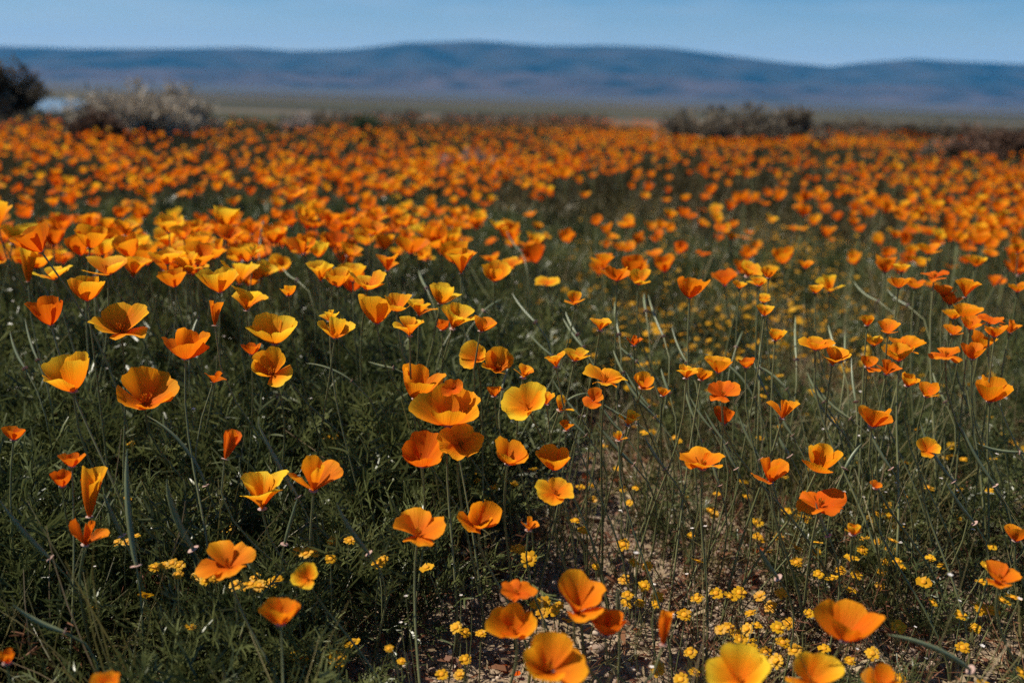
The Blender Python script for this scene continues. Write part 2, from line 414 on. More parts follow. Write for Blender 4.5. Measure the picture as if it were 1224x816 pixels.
def petal_sheet(r_, form, nu, nv, spread=0.0, wmul=1.0):
    """One petal of unit length, growing from the origin up and outwards along +X. Returns (V, Q, v, u)."""
    a0, a1, wf, lf, ruf = FORMS[form]
    a0 = R(a0 + spread * .5); a1 = R(a1 + spread)
    tv = np.linspace(0, 1, 41); ang = a0 + (a1 - a0) * tv ** .75
    rr = np.concatenate([[0], np.cumsum((np.sin(ang[1:]) + np.sin(ang[:-1])) / 2 * (tv[1] - tv[0]))]) + .02
    zz = np.concatenate([[0], np.cumsum((np.cos(ang[1:]) + np.cos(ang[:-1])) / 2 * (tv[1] - tv[0]))])
    u = np.linspace(-1, 1, nu)[None, :]; v = np.linspace(0, 1, nv)[:, None]
    ph = r_.uniform(0, 6.28, 4)
    rim = 1 - .13 * u ** 2 - .12 * np.abs(u) ** 5 + .045 * np.sin(4.2 * u + ph[0]) + .022 * np.sin(13 * u + ph[1])
    vv = np.clip(v * rim, 0, 1.03)
    r = np.interp(vv, tv, rr); z = np.interp(vv, tv, zz)
    W = wf * wmul * (0.10 + 0.98 * np.clip(vv, 0, 1) ** .78)
    tmax = 1.45
    th = tmax * np.tanh(W / (np.maximum(r, .05) * tmax)) * u
    rip = ruf * vv ** 2.2 * (np.sin(3.2 * u + ph[2]) + .5 * np.sin(7 * u + ph[3])) * (0.4 + np.abs(u))
    cu = r_.uniform(-.6, .6); edge_out = (.05 + r_.normal(0, .05)) * vv ** 4 + r_.normal(0, .07) * vv ** 1.5 * np.exp(-((u - cu) / .22) ** 2) + .012 * vv ** 5 * np.sin(19 * u + ph[1])
    nr = np.interp(vv, tv, np.cos(ang)); nz = -np.interp(vv, tv, np.sin(ang))
    r2 = r + (rip + edge_out) * nr; z2 = z + (rip + edge_out) * nz
    V = np.stack([r2 * np.cos(th), r2 * np.sin(th), z2 + 0 * th], -1).reshape(-1, 3)
    i, j = np.meshgrid(np.arange(nv - 1), np.arange(nu - 1), indexing='ij')
    a = i * nu + j
    Q = np.stack([a, a + 1, a + nu + 1, a + nu], -1).reshape(-1, 4)
    return V, Q, (vv + 0 * u).ravel(), (u + 0 * v).ravel()

def rotz(V, a):
    c, s = math.cos(a), math.sin(a)
    return V @ np.array(((c, s, 0), (-s, c, 0), (0, 0, 1)))

def flower_petals(r_, form, tint, nu, nv):
    """Four petals about +Z, scaled so that the bloom is 1 across. Returns list of (V,Q,A) and its height."""
    out = []
    spin = r_.uniform(0, 6.28)
    droop = r_.integers(0, 4) if (form in ('open', 'flat', 'trumpet', 'bowl') and r_.random() < .45) else -1
    for k in range(4):
        sp = r_.normal(0, 10) + (r_.uniform(14, 34) if k == droop else 0)
        if form == 'rolled': sp *= .3
        if form == 'folded': sp += (-14 if k % 2 else 26)
        V, Q, v, u = petal_sheet(r_, form, nu, nv, sp, r_.uniform(.92, 1.08))
        V = V * r_.uniform(.88, 1.08)
        if k % 2: V = V * np.array((.93, .93, .985))
        tilt = r_.normal(0, .05)
        V = rotz(V, spin + k * math.pi / 2 + r_.normal(0, .16))
        out.append([V, Q, np.stack([np.clip(tint + r_.normal(0, .07), 0, 1) + 0 * v, v, u + r_.uniform(-20, 20)], -1)])
    if form == 'rolled':
        for o in out: o[0] = o[0] * np.array((1.45, 1.45, 1.0))
    allv = np.concatenate([o[0] for o in out])
    w = 2 * np.percentile(np.hypot(allv[:, 0], allv[:, 1]), 97)
    for o in out: o[0] = o[0] / w
    return out, float(allv[:, 2].max() / w)

STAMEN_MESH = None
def stamen_mesh():
    r_ = np.random.default_rng(5); mb = MB()
    for k in range(14):
        a = r_.uniform(0, 6.28); t = r_.uniform(.1, .6); h = r_.uniform(.16, .27)
        d = np.array((math.cos(a) * math.sin(t), math.sin(a) * math.sin(t), math.cos(t)))
        V, Q = tube(np.array([d * 0.02, d * h * .55, d * h * .6, d * h]), [.004, .004, .012, .009], 4)
        mb.add(V, Q)
    return mb.mesh("stamens", [M_STAMEN])
def rim_mesh():
    mb = MB()
    V, Q = tube(np.array([(0, 0, -.16), (0, 0, -.10), (0, 0, -.04), (0, 0, -.012)]), [.022, .034, .06, .075], 8); mb.add(V, Q)
    V, Q = tube(np.array([(0, 0, -.014), (0, 0, -.006), (0, 0, .002), (0, 0, .004)]), [.07, .115, .112, .03], 10); mb.add(V, Q, None, 1)
    return mb.mesh("receptacle", [M_STEM, M_RIM])
STAMEN_MESH = stamen_mesh(); RIM_MESH = rim_mesh()

def make_poppy(center, width, form, tint, tilt, roll, label, group, seed, nu=9, nv=8, detail=True, lean=None):
    """One poppy: an Empty at the root parents four petals, receptacle, stamens and stem."""
    r_ = np.random.default_rng(seed)
    axis = np.array((math.sin(R(roll)), -math.sin(R(tilt)), max(.12, math.cos(R(tilt)) * math.cos(R(roll))))); axis /= np.linalg.norm(axis)
    F = frame(axis, 0)
    petals, H = flower_petals(r_, form, tint, nu, nv)
    base = np.asarray(center) - axis * H * width * .5
    lx, ly = (r_.normal(.03, .055), r_.normal(0.02, .05)) if lean is None else lean
    root = np.array((base[0] - axis[0] * .06 + lx, base[1] - axis[1] * .06 + ly, 0.0)); root[2] = float(terrain(root[0], root[1])) - .005
    o = empty("poppy", root); tag(o, label, "poppy", group)
    off = base - root
    for V, Q, A in petals:
        add("petal", mesh_np("petal", (V * width) @ F.T + off, Q, None, [M_PETAL], A), o)
    h = off[2]
    P = bez(np.zeros(3), np.array((r_.normal(0, .012), r_.normal(0, .012), h * .45)), off - axis * h * .38, off - axis * width * .10, 9)
    V, Q = tube(P, np.linspace(.0015, .0011, 9) * (1 if width > .03 else .8), 6)
    add("stem", mesh_np("stem", V, Q, None, [M_STEM]), o)
    rm = add("receptacle", RIM_MESH, o, off); rm.rotation_euler = Matrix(F.tolist()).to_euler(); rm.scale = (max(width, .04) * .8,) * 3
    if detail and form not in ('rolled', 'folded'):
        s = add("stamens", STAMEN_MESH, o, off); s.rotation_euler = rm.rotation_euler; s.scale = (width,) * 3
    return o

def head_height(y, x):
    return float(np.interp(y, [100, 330, 400, 475, 590, 816], [.345, .345, .31, .262, .20, .16]))

COL = lambda t: 'deep red-orange' if t < .12 else 'orange' if t < .42 else 'golden orange' if t < .68 else 'golden yellow'
FORMW = {'cup': 'deep cupped', 'bowl': 'bowl-shaped', 'trumpet': 'flared', 'open': 'wide open', 'flat': 'flat splayed', 'rolled': 'tightly rolled', 'folded': 'half folded'}
# measured blooms: x, y, width (photo pixels), form, yellowness, tilt to viewer, roll, label of its own or None
P_ = [
 (143,385,64,'open',.50,28,4,'wide golden poppy with one petal folded down over dark feathery leaves'),
 (86,446,60,'cup',.55,14,3,'deep cupped golden poppy standing apart at the clump edge with a side lobe'),
 (174,470,70,'bowl',.40,32,14,'large orange bowl poppy on the stem that arches over to a pink rim'),
 (223,412,56,'cup',.22,8,6,'orange heart-shaped cup poppy beside a narrow folded bloom'),
 (295,356,42,'trumpet',.72,10,4,'yellow flared poppy just below the crowded crest of blooms'),
 (258,450,26,'folded',.08,-12,18,'narrow folded red-orange poppy hanging beside the orange heart-shaped cup'),
 (257,374,15,'rolled',.25,0,0,'small half closed orange bud poppy below the crowded crest'),
 (327,395,56,'bowl',.74,18,-4,'broad yellow poppy directly above the one showing its centre'),
 (322,438,53,'bowl',.46,46,-6,'golden orange poppy tilted to show its centre under a broad yellow one'),
 (301,417,22,'cup',.05,10,0,'dark red-orange poppy half hidden behind two broad golden ones'),
 (121,295,36,'bowl',.80,-6,-12,'bright yellow poppy poking above the crest of the clump'),
 (103,345,42,'cup',.42,6,-4,'tall golden cup poppy with a loose side petal on the crest'),
 (64,327,38,'open',.75,12,-6,'shallow yellow poppy beside a rolled column bloom'),
 (33,312,20,'rolled',.60,2,0,'rolled golden column poppy standing upright at the crest end'),
 (128,318,52,'bowl',.55,10,0,None),(160,318,38,'trumpet',.50,4,6,None),(200,308,36,'bowl',.55,8,0,None),(225,314,46,'trumpet',.60,4,-3,None),
 (207,332,32,'cup',.30,6,-8,None),(262,334,46,'bowl',.66,8,0,None),(287,325,50,'trumpet',.62,8,4,None),(303,300,20,'folded',.85,0,6,'narrow yellow folded poppy rising out of the crowded crest'),
 (255,297,38,'bowl',.50,8,0,None),(235,290,34,'bowl',.35,8,0,None),(57,372,36,'cup',.04,10,-8,'dark red-orange shaded poppy low behind the golden ones at the crest end'),
 (384,323,34,'trumpet',.74,8,4,'yellow flared poppy leading a short row beside bare stems'),(404,332,34,'bowl',.52,10,0,None),(440,335,44,'bowl',.60,18,10,'golden bowl poppy ending a short row beside bare stems'),(422,326,34,'bowl',.6,6,0,None),
 (345,347,20,'cup',.5,8,0,None),
 (463,313,30,'trumpet',.35,6,0,None),(491,292,44,'bowl',.12,8,0,None),(552,312,32,'trumpet',.45,6,2,None),(593,326,36,'bowl',.5,34,6,'orange poppy turned to face out, alone behind the tight golden cluster'),
 (450,369,46,'cup',.55,6,-2,'tall golden cup poppy opening the tight cluster over dark leaves'),(474,362,38,'bowl',.5,6,0,None),(501,367,42,'trumpet',.62,6,0,'tall flared golden poppy in the middle of the tight cluster'),
 (490,391,37,'trumpet',.68,12,2,'small flared golden poppy lowest in the tight cluster'),(528,351,40,'bowl',.80,4,8,'topmost yellow poppy of the tight golden cluster'),(545,380,44,'trumpet',.78,20,16,'yellow poppy with creased petals at the end of the tight cluster'),
 (577,387,30,'bowl',.25,6,14,'orange poppy leaning away beside the tight golden cluster'),(529,388,20,'cup',.10,6,0,None),
 (402,390,46,'bowl',.72,12,8,'yellow bowl poppy on its own between broad yellow and clustered golden blooms'),(394,377,24,'folded',.8,0,0,None),
 (499,460,56,'cup',.30,20,8,'tulip-shaped orange poppy with three upright petals over dark leaves'),(541,463,26,'open',.10,62,6,'small red-orange poppy with a dark centre behind the largest golden bloom'),
 (569,425,40,'open',.62,50,-6,'golden poppy turned outwards beside its twin above bare soil'),(596,434,40,'bowl',.45,40,10,'orange poppy overlapping its outward-turned twin'),
 (627,444,28,'trumpet',.5,16,10,None),(591,468,18,'cup',.3,10,0,None),
 (537,491,78,'bowl',.45,26,4,'largest golden orange poppy at the top of a stack of blooms'),(551,528,52,'open',.38,52,8,'orange poppy with a dark red heart under the largest golden bloom'),
 (504,544,58,'bowl',.12,30,-2,'heart-shaped red-orange poppy with a pointed side petal beside the stacked blooms'),(609,542,42,'bowl',.34,24,6,'orange poppy with a curled lip between stacked blooms and bare soil'),
 (574,621,50,'bowl',.40,40,6,'rounded golden orange poppy over bare soil with tiny daisies under it'),(500,631,64,'flat',.32,20,6,'loose ragged orange poppy with petals sprawling sideways over dark soil'),
 (376,568,62,'folded',.34,14,6,'orange poppy with two big petals spread like wings above seed pods'),(312,587,62,'trumpet',.86,10,-2,'golden yellow fan-shaped poppy on dark leaves beside the wing-like one'),
 (335,733,42,'cup',.30,14,0,'small orange cup poppy low over dry litter and leaves'),(366,688,32,'open',.72,46,0,'small yellow poppy turned up among tiny daisies'),
 (663,550,44,'cup',.35,14,-4,'upright orange poppy over a second bloom beside red litter'),(664,585,46,'open',.56,36,4,'golden poppy squashed beneath an upright orange one beside red litter'),
 (633,626,22,'folded',.30,6,8,'small folded orange bloom over bare gravel'),
 (691,716,66,'trumpet',.36,20,6,'broad flared orange poppy standing over pale gravel'),(617,705,42,'flat',.10,24,0,'crumpled red-orange poppy above yellow daisies on gravel'),
 (613,748,54,'bowl',.34,36,-10,'orange poppy with a dark throat beside crumpled red-orange bloom'),(656,790,76,'bowl',.44,32,-4,'big golden orange poppy with shaded throat over gravel, cut by the frame'),
 (726,746,38,'cup',.06,10,6,'dull red-orange poppy lying low on gravel'),(794,750,19,'rolled',.30,0,2,'rolled orange column poppy among tiny daisies'),
 (883,803,66,'open',.82,30,-4,'bright yellow poppy crowning the thickest patch of tiny daisies'),(840,551,62,'flat',.38,10,0,'wide drooping orange poppy on a stem among thin seed pods'),
 (920,562,44,'folded',.22,20,-10,'pointed flat orange poppy beside a tall golden cup'),
 (981,549,48,'cup',.46,22,8,'tall golden cup poppy with one petal flung sideways'),(981,598,58,'flat',.0,16,4,'dark red shaded poppy directly beneath the tall golden cup'),
 (1014,747,70,'bowl',.26,20,6,'large orange poppy with folded lip above scattered tiny daisies'),(970,808,60,'open',.58,34,0,'golden poppy cut by the frame among thick tiny daisies'),(1055,812,38,'bowl',.36,20,0,None),
 (1196,686,42,'bowl',.14,16,0,'dim brownish orange poppy alone over dark litter'),(1216,637,28,'cup',.25,10,4,'orange poppy cut by the frame above a dim brownish one'),
 (1110,535,26,'open',.55,40,0,'small golden poppy among fine grass past the tall golden cup'),(1020,632,16,'cup',.55,16,0,'tiny golden cup beside the dark red shaded poppy'),(1047,580,14,'open',.2,30,0,None),(1046,497,54,'bowl',.22,14,6,'broad orange poppy among white-rimmed pods with a torn side'),
 (17,518,24,'cup',.15,6,10,'small orange poppy glowing alone in deep leaf shade'),(86,550,28,'cup',.10,4,0,'small red-orange cup above a rolled column bloom in leaf shade'),(107,586,29,'rolled',.50,4,2,'thick rolled golden column poppy in deep leaf shade'),
 (105,637,40,'folded',.12,6,16,'twisted red-orange poppy hanging under the thick rolled column'),(275,531,24,'rolled',.06,-10,16,'closed red-orange poppy leaning in deep leaf shade'),
 (272,668,64,'flat',.30,18,-2,'broad orange poppy resting over a row of tiny daisies'),(74,572,22,'cup',.02,8,0,None),(128,814,32,'bowl',.30,20,0,None),(8,785,16,'cup',.2,10,0,None),
 (628,480,58,'open',.84,44,-16,'brightest yellow poppy, facing up beside a split-petalled bloom'),(653,476,24,'folded',.5,10,-6,None),(672,483,28,'folded',.66,16,20,'split-petalled golden poppy crossed by a dark pod'),
 (664,430,26,'trumpet',.52,14,-8,'flared golden poppy, first of a touching pair'),(688,424,30,'bowl',.62,14,8,'golden poppy, second of a touching pair'),(724,449,52,'flat',.55,14,2,'ragged golden poppy with a long side petal among thin stems'),
 (769,457,30,'bowl',.42,32,6,'orange bowl poppy next to a bud among leaning seed pods'),(793,468,15,'cup',.35,4,4,'small orange bud poppy over purplish dry herbs'),(718,388,26,'trumpet',.48,14,4,None),(758,407,18,'folded',.05,8,0,None),(688,356,26,'bowl',.45,20,0,None),
 (710,476,28,'open',.05,46,0,'red-orange crumpled poppy under the ragged golden one'),(753,500,28,'trumpet',.80,14,14,'yellow poppy tucked behind leaning seed pods'),(820,444,32,'trumpet',.62,10,-4,None),(839,447,24,'cup',.4,8,6,None),(860,436,36,'bowl',.40,12,4,None),
 (864,468,40,'flat',.08,30,0,'star-shaped red-orange poppy above a dark red one'),(866,497,24,'cup',.0,10,0,'dark red cup poppy under the star-shaped one'),(892,433,22,'bowl',.15,8,0,None),(825,344,38,'cup',.22,8,0,None),(764,331,32,'bowl',.5,10,4,None),(738,326,36,'bowl',.15,8,0,None),
 (884,340,18,'bowl',.5,8,0,None),(906,336,22,'bowl',.7,8,0,None),(740,520,18,'folded',.6,6,0,None),(677,508,18,'folded',.2,6,0,None),
 (976,411,38,'open',.45,18,0,'orange bowl poppy standing above another among crossing pods'),(997,425,36,'trumpet',.55,10,4,'golden poppy under an orange bowl, striped by a pod'),(1045,406,22,'cup',.6,6,0,None),(1062,391,28,'bowl',.30,10,0,None),(1085,411,42,'open',.40,10,6,None),
 (1075,421,36,'bowl',.48,14,-4,None),(1061,439,28,'folded',.08,10,6,None),(1038,433,26,'bowl',.2,22,0,None),(1086,454,20,'bowl',.45,24,0,None),(1110,466,27,'bowl',.36,26,4,None),(1131,423,38,'flat',.22,16,-4,None),(1163,420,26,'cup',.15,8,0,None),
 (1174,406,28,'bowl',.3,8,8,None),(1155,372,32,'bowl',.42,10,0,None),(1160,386,28,'cup',.36,8,0,None),(1140,375,26,'bowl',.55,8,0,None),(1184,382,30,'flat',.05,14,0,None),(1209,390,22,'folded',.2,8,8,None),(1140,395,22,'bowl',.3,20,0,None),(1190,395,28,'bowl',.25,8,0,None),
 (1184,465,42,'cup',.38,14,-6,'solid orange cup poppy standing alone on dark grass'),(938,489,34,'folded',.25,14,8,'pointed orange poppy below crossing seed pods'),(1037,383,16,'cup',.5,6,0,None),(1059,315,27,'cup',.3,8,0,None),(1078,320,19,'bowl',.55,8,0,None),(1168,312,24,'bowl',.52,12,8,None),
 (1110,297,27,'bowl',.3,8,0,None),(1075,337,26,'bowl',.3,8,0,None),(1094,339,25,'bowl',.28,8,0,None),(1117,328,31,'flat',.1,8,0,None),(1129,347,25,'bowl',.2,8,0,None),(1136,357,23,'cup',.06,8,0,None),(1155,344,25,'trumpet',.35,8,0,None),
 (1172,285,25,'bowl',.2,8,0,None),(1217,343,20,'bowl',.4,8,0,None),(1218,296,18,'bowl',.4,8,0,None),(927,400,22,'bowl',.55,8,0,None),(914,371,22,'bowl',.6,8,0,None),(913,356,22,'bowl',.65,8,0,None),(975,345,18,'bowl',.55,8,0,None),(919,325,20,'bowl',.5,8,0,None),(963,316,18,'bowl',.3,8,0,None),(908,337,19,'bowl',.5,8,0,None),
]
def zone(x, y):
    if x < 335 and y < 352: return 'packed into the crest of the leafy clump', 'poppies on the crest of the leafy clump'
    if x < 620 and y < 352: return 'in the band just past the tight golden cluster', 'poppies past the tight golden cluster'
    if x < 620 and y < 480: return 'tucked into the tight cluster over dark leaves', 'poppies tucked into the tight cluster'
    if x < 960 and y < 380: return 'behind upright seed pods and a haze of daisies', 'poppies behind the upright seed pods'
    if x < 960 and y < 530: return 'among leaning seed pods and tiny daisies', 'poppies among the leaning seed pods'
    if x >= 960 and y < 365: return 'on the dark grassy slope past the bunched blooms', 'poppies past the bunched blooms'
    if x >= 960 and y < 530: return 'in the bunch beyond the white-rimmed pods', 'poppies bunched beyond the white-rimmed pods'
    return 'low over litter and dark leaves', 'poppies low over the litter'

PLACED = []; NAMED = []
for k, (x, y, w, form, tint, tilt, roll, lab) in enumerate(P_):
    z = head_height(y, x) + (0.012 * math.sin(k * 2.4))
    c, t = at_height(x, y, z)
    width = float(np.clip(w * t / FPX, .012, .085))
    if lab: NAMED.append((x, y, lab))
    zl, zg = zone(x, y)
    if lab is None: lab = f"{COL(tint)} {FORMW[form]} poppy {zl}"
    big = w > 30
    make_poppy(c, width, form, tint, tilt - 9, roll, lab, zg, 100 + k, 15 if big else 8, 11 if big else 7, big)
    PLACED.append((c[0], c[1]))
PLACED = np.array(PLACED)
def neighbour(x, y):
    """Short description of the closest poppy that has a description of its own."""
    lab = min(NAMED, key=lambda q: (q[0] - x) ** 2 + (q[1] - y) ** 2)[2].split(',')[0].split()
    stop = next((i for i, w in enumerate(lab) if w in ('poppy', 'bloom', 'cup')), 4)
    return ' '.join(lab[:min(stop + 5, 10)]) if stop < 5 and len(lab) <= 10 else ' '.join(lab[:stop + 1])

# how thickly they bloom further off, measured over the plain (rows: photo heights of the blooms)
DROWS = [124, 140, 160, 180, 202, 230, 262, 305, 345]
DCOLS = [-200, 0, 60, 150, 240, 360, 480, 560, 640, 700, 780, 860, 940, 1010, 1100, 1224, 1424]
DENS = np.array([
 [.3,.3,.3,.1,.1,.12,.12,.12,.18,.25,.3,.3,.3,.5,.5,.3,.3],
 [.4,.4,.4,.15,.1,.1,.12,.1,.15,.35,.4,.4,.4,.7,.6,.4,.4],
 [.8,.8,.7,.5,.4,.4,.42,.28,.4,.8,.9,.9,.9,.9,.8,.6,.6],
 [.9,.9,.9,.9,.9,.8,.8,.7,.6,.6,.4,.6,.8,.9,.9,.9,.9],
 [.8,.8,.8,.9,.8,.9,.9,1.,.9,.7,.45,.4,.5,.6,.8,.9,.9],
 [.5,.5,.5,.8,.7,.8,.8,.7,.6,.25,.7,.5,.4,.6,.8,.8,.8],
 [.8,.8,1.,1.3,1.2,1.2,1.2,1.,.55,.3,.65,.65,.4,.35,.6,.9,.9],
 [.9,1.2,1.8,2.,2.,1.8,1.3,.6,.45,.6,.8,.5,.3,.3,.5,.6,.6],
 [.1,.1,.2,.2,.2,.1,.1,.05,.05,.1,.1,.1,.05,.05,.1,.1,.1]])
def bloom_density(px, py):
    xi = np.clip(np.interp(px, DCOLS, np.arange(len(DCOLS))), 0, len(DCOLS) - 1.001)
    yi = np.clip(np.interp(py, DROWS, np.arange(len(DROWS))), 0, len(DROWS) - 1.001)
    x0, y0 = xi.astype(int), yi.astype(int); fx, fy = xi - x0, yi - y0
    return (DENS[y0, x0] * (1 - fx) + DENS[y0, x0 + 1] * fx) * (1 - fy) + (DENS[y0 + 1, x0] * (1 - fx) + DENS[y0 + 1, x0 + 1] * fx) * fy

def scatter_blooms():
    bands = [(1.1, 2.2, 290), (2.2, 6, 265), (6, 12, 115), (12, 26, 26)]
    out = []
    for r0, r1, rho in bands:
        half = R(44)
        n = int(rho * half * (r1 * r1 - r0 * r0))
        r = np.sqrt(rng.uniform(r0 * r0, r1 * r1, n)); a = rng.uniform(-half, half, n)
        x, y = r * np.sin(a), r * np.cos(a)
        z = np.interp(r, [0, 1.5, 2.6], [.335, .335, .255]) - .055 * smooth(-.12, .10, a) * smooth(2.6, 1.6, r) + rng.normal(0, .026, n) * np.clip(6 / r, .35, 1)
        px, py, d = project(np.stack([x, y, z + terrain(x, y)], -1))
        clump = 0.42 + 1.15 * fbm(x * 3.1, y * 3.1, 77, 3) + .6 * fbm(x * .9, y * .9, 78, 3)
        ok = rng.random(n) < bloom_density(px, py) * np.clip(clump * 1.35 + .12, 0.03, 1.2)
        ok &= (py < 346) & (r < field_edge(a) + rng.normal(0, .5, n))
        out.append(np.stack([x, y, z, px, py], -1)[ok])
    return np.concatenate(out)
B = scatter_blooms()
d2 = ((B[:, None, :2] - PLACED[None]) ** 2).sum(-1).min(1)
B = B[d2 > .028 ** 2]
rr_ = np.hypot(B[:, 0], B[:, 1]); B = B[np.argsort(rr_)]
inview = (B[:, 3] > -6) & (B[:, 3] < PW + 6)
N_SINGLE = max(0, 300 - len(P_))
single = np.where(inview)[0][:N_SINGLE]
FAR_FORMS = ['cup', 'bowl', 'cup', 'trumpet', 'bowl', 'trumpet', 'open', 'folded', 'flat', 'cup']
def far_zone(px):
    if px < 340: return 'in the soft carpet behind the crest of the clump', 'poppies carpeting the ground behind the crest'
    if px < 640: return 'in the soft carpet behind the tight golden cluster', 'poppies carpeting the ground behind the cluster'
    if px < 960: return 'in the loose drifts past upright seed pods', 'poppies drifting past the seed pods'
    return 'in loose drifts over dark grass past the bunched blooms', 'poppies drifting over dark grass'
for k in single:
    x, y, z, px, py = B[k]
    r_ = np.random.default_rng(5000 + int(k))
    form = FAR_FORMS[r_.integers(0, len(FAR_FORMS))]
    tint = float(np.clip(r_.beta(1.3, 2.8) + (.1 if r_.random() < .25 else 0), 0, 1))
    zl, zg = far_zone(px)
    make_poppy((x, y, z + float(terrain(x, y))), r_.uniform(.034, .048), form, tint, r_.normal(10, 10), r_.normal(0, 10),
               f"{COL(tint)} {FORMW[form]} poppy {zl}", zg, 5000 + int(k), 7, 6, False)
rest = np.setdiff1d(np.arange(len(B)), single)

def poppy_mass():
    """All further poppies: each with four petals and a stem, joined, as nobody could count them."""
    r_ = np.random.default_rng(11)
    X, Y, Z = B[rest, 0], B[rest, 1], B[rest, 2] + terrain(B[rest, 0], B[rest, 1])
    dist = np.hypot(X, Y)
    Vs, Qs, As, Ms, n0 = [], [], [], [], 0
    for lo, hi, nu, nv in ((0, 5, 5, 5), (5, 12, 4, 3), (12, 99, 2, 2)):
        sel = np.where((dist >= lo) & (dist < hi))[0]
        T = []
        for f in FAR_FORMS * 2:
            ps, H = flower_petals(r_, f, .4, nu, nv)
            if nu == 2:      # far LOD: wedge petals
                pass
            V = np.concatenate([p[0] for p in ps]); m = len(ps[0][0])
            Q = np.concatenate([p[1] + i * m for i, p in enumerate(ps)]); A = np.concatenate([p[2] for p in ps])
            T.append((V, Q, A))
        which = r_.integers(0, len(T), len(sel))
        for ti, (V, Q, A) in enumerate(T):
            s = sel[which == ti]; n = len(s)
            if not n: continue
            w = r_.uniform(.029, .044, n); tl = R(1) * r_.normal(8, 11, n); rl = R(1) * r_.normal(0, 11, n); sp = r_.uniform(0, 6.28, n)
            c, si = np.cos(sp), np.sin(sp)
            P = np.stack([V[None, :, 0] * c[:, None] - V[None, :, 1] * si[:, None], V[None, :, 0] * si[:, None] + V[None, :, 1] * c[:, None],
                          np.broadcast_to(V[None, :, 2], (n, len(V)))], -1)
            # lean: shear by the axis
            ax = np.stack([np.sin(rl), -np.sin(tl), np.ones(n)], -1); ax /= np.linalg.norm(ax, axis=1)[:, None]
            x_ = np.cross(np.tile((0, 1, 0.), (n, 1)), ax); x_ /= np.linalg.norm(x_, axis=1)[:, None]; y_ = np.cross(ax, x_)
            P = P[..., 0:1] * x_[:, None] + P[..., 1:2] * y_[:, None] + P[..., 2:3] * ax[:, None]
            P = P * w[:, None, None] + np.stack([X[s], Y[s], Z[s] - .02], -1)[:, None]
            AA = np.broadcast_to(A[None], (n, *A.shape)).copy()
            AA[..., 0] = np.clip(r_.beta(1.2, 3.0, n), 0, 1)[:, None]
            QQ = Q[None] + (np.arange(n) * len(V))[:, None, None] + n0
            Vs.append(P.reshape(-1, 3)); As.append(AA.reshape(-1, 3)); Qs.append(QQ.reshape(-1, 4)); Ms.append(np.zeros(n * len(Q)))
            n0 += n * len(V)
        # stems as slim two-sided blades
        s = sel[dist[sel] < 14]; n = len(s)
        if n:
            wd = .0016; ang = r_.uniform(0, 3.14, n)
            ox, oy = np.cos(ang) * wd, np.sin(ang) * wd
            top = np.stack([X[s], Y[s], Z[s] - .018], -1); bot = top * (1, 1, 0) + np.stack([r_.normal(0, .03, n), r_.normal(0, .03, n), 0 * X[s]], -1)
            o = np.stack([ox, oy, 0 * ox], -1)
            P = np.stack([bot - o, bot + o, top + o, top - o], 1)
            QQ = np.arange(n * 4).reshape(n, 4) + n0
            Vs.append(P.reshape(-1, 3)); As.append(np.zeros((n * 4, 3))); Qs.append(QQ); Ms.append(np.ones(n)); n0 += n * 4
    me = mesh_np("poppies", np.concatenate(Vs), np.concatenate(Qs), None, [M_PETAL, M_STEM], np.concatenate(As), np.concatenate(Ms))
    tag(add("poppies", me), "soft carpet of countless orange poppies running to the plain's edge", "poppies", None, "stuff")
    print("far poppies", len(rest), "faces", len(me.polygons))
poppy_mass()

# ------------------------------------------------------------------ foliage: prototypes drawn many times
def strip(mb, p0, p1, w0, w1, nrm, bend=0.0, m=0):
    p0, p1 = np.asarray(p0, float), np.asarray(p1, float)
    d = p1 - p0; s = np.cross(d, nrm); l = np.linalg.norm(s)
    s = s / l if l > 1e-9 else np.array((1., 0, 0))
    mid = (p0 + p1) / 2 + np.asarray(nrm) * bend
    wm = (w0 + w1) / 2 * 1.15
    V = [p0 - s * w0, p0 + s * w0, mid + s * wm, mid - s * wm, p1 + s * w1, p1 - s * w1]
    mb.add(V, [(0, 1, 2, 3), (3, 2, 4, 5)], None, m)

def poppy_leaf(mb, r_, base, az, el, L, w=.0014):
    """Finely divided leaf: stalk, side branches, narrow end lobes."""
    d = np.array((math.cos(az) * math.cos(el), math.sin(az) * math.cos(el), math.sin(el)))
    P = bez(base, base + d * L * .4, base + d * L * .75 + (0, 0, .0), base + d * L + np.array((0, 0, -L * r_.uniform(.05, .3))), 6)
    V, Q = tube(P, np.linspace(.0011, .0006, 6), 3); mb.add(V, Q)
    side = np.cross(d, (0, 0, 1.)); side /= np.linalg.norm(side) + 1e-9
    up = np.cross(side, d)
    for t in (.45, .58, .70, .80, .90, 1.0):
        q = P[0] + 0; i = t * 5; k = min(int(i), 4); q = P[k] + (P[k + 1] - P[k]) * (i - k)
        for s in ((-1, 1) if t < 1 else (0,)):
            bl = L * (0.34 * (1.25 - t) + .05) * r_.uniform(.8, 1.2)
            bd = d * r_.uniform(.5, .8) + side * s * r_.uniform(.6, .95) + up * r_.normal(.15, .3); bd /= np.linalg.norm(bd)
            e = q + bd * bl
            nrm = up + r_.normal(0, .35, 3); nrm /= np.linalg.norm(nrm)
            strip(mb, q, e, w * .7, w * .8, nrm)
            s2 = np.cross(bd, nrm)
            for f, sg in ((.45, 1), (.6, -1), (.78, 1), (.9, -1), (1.0, 0)):
                ll = L * r_.uniform(.07, .13)
                dd = bd * .8 + s2 * sg * .7 + r_.normal(0, .18, 3); dd /= np.linalg.norm(dd)
                b0 = q + bd * bl * f
                strip(mb, b0, b0 + dd * ll, w * .9, w * .35, nrm + r_.normal(0, .3, 3), ll * .06)

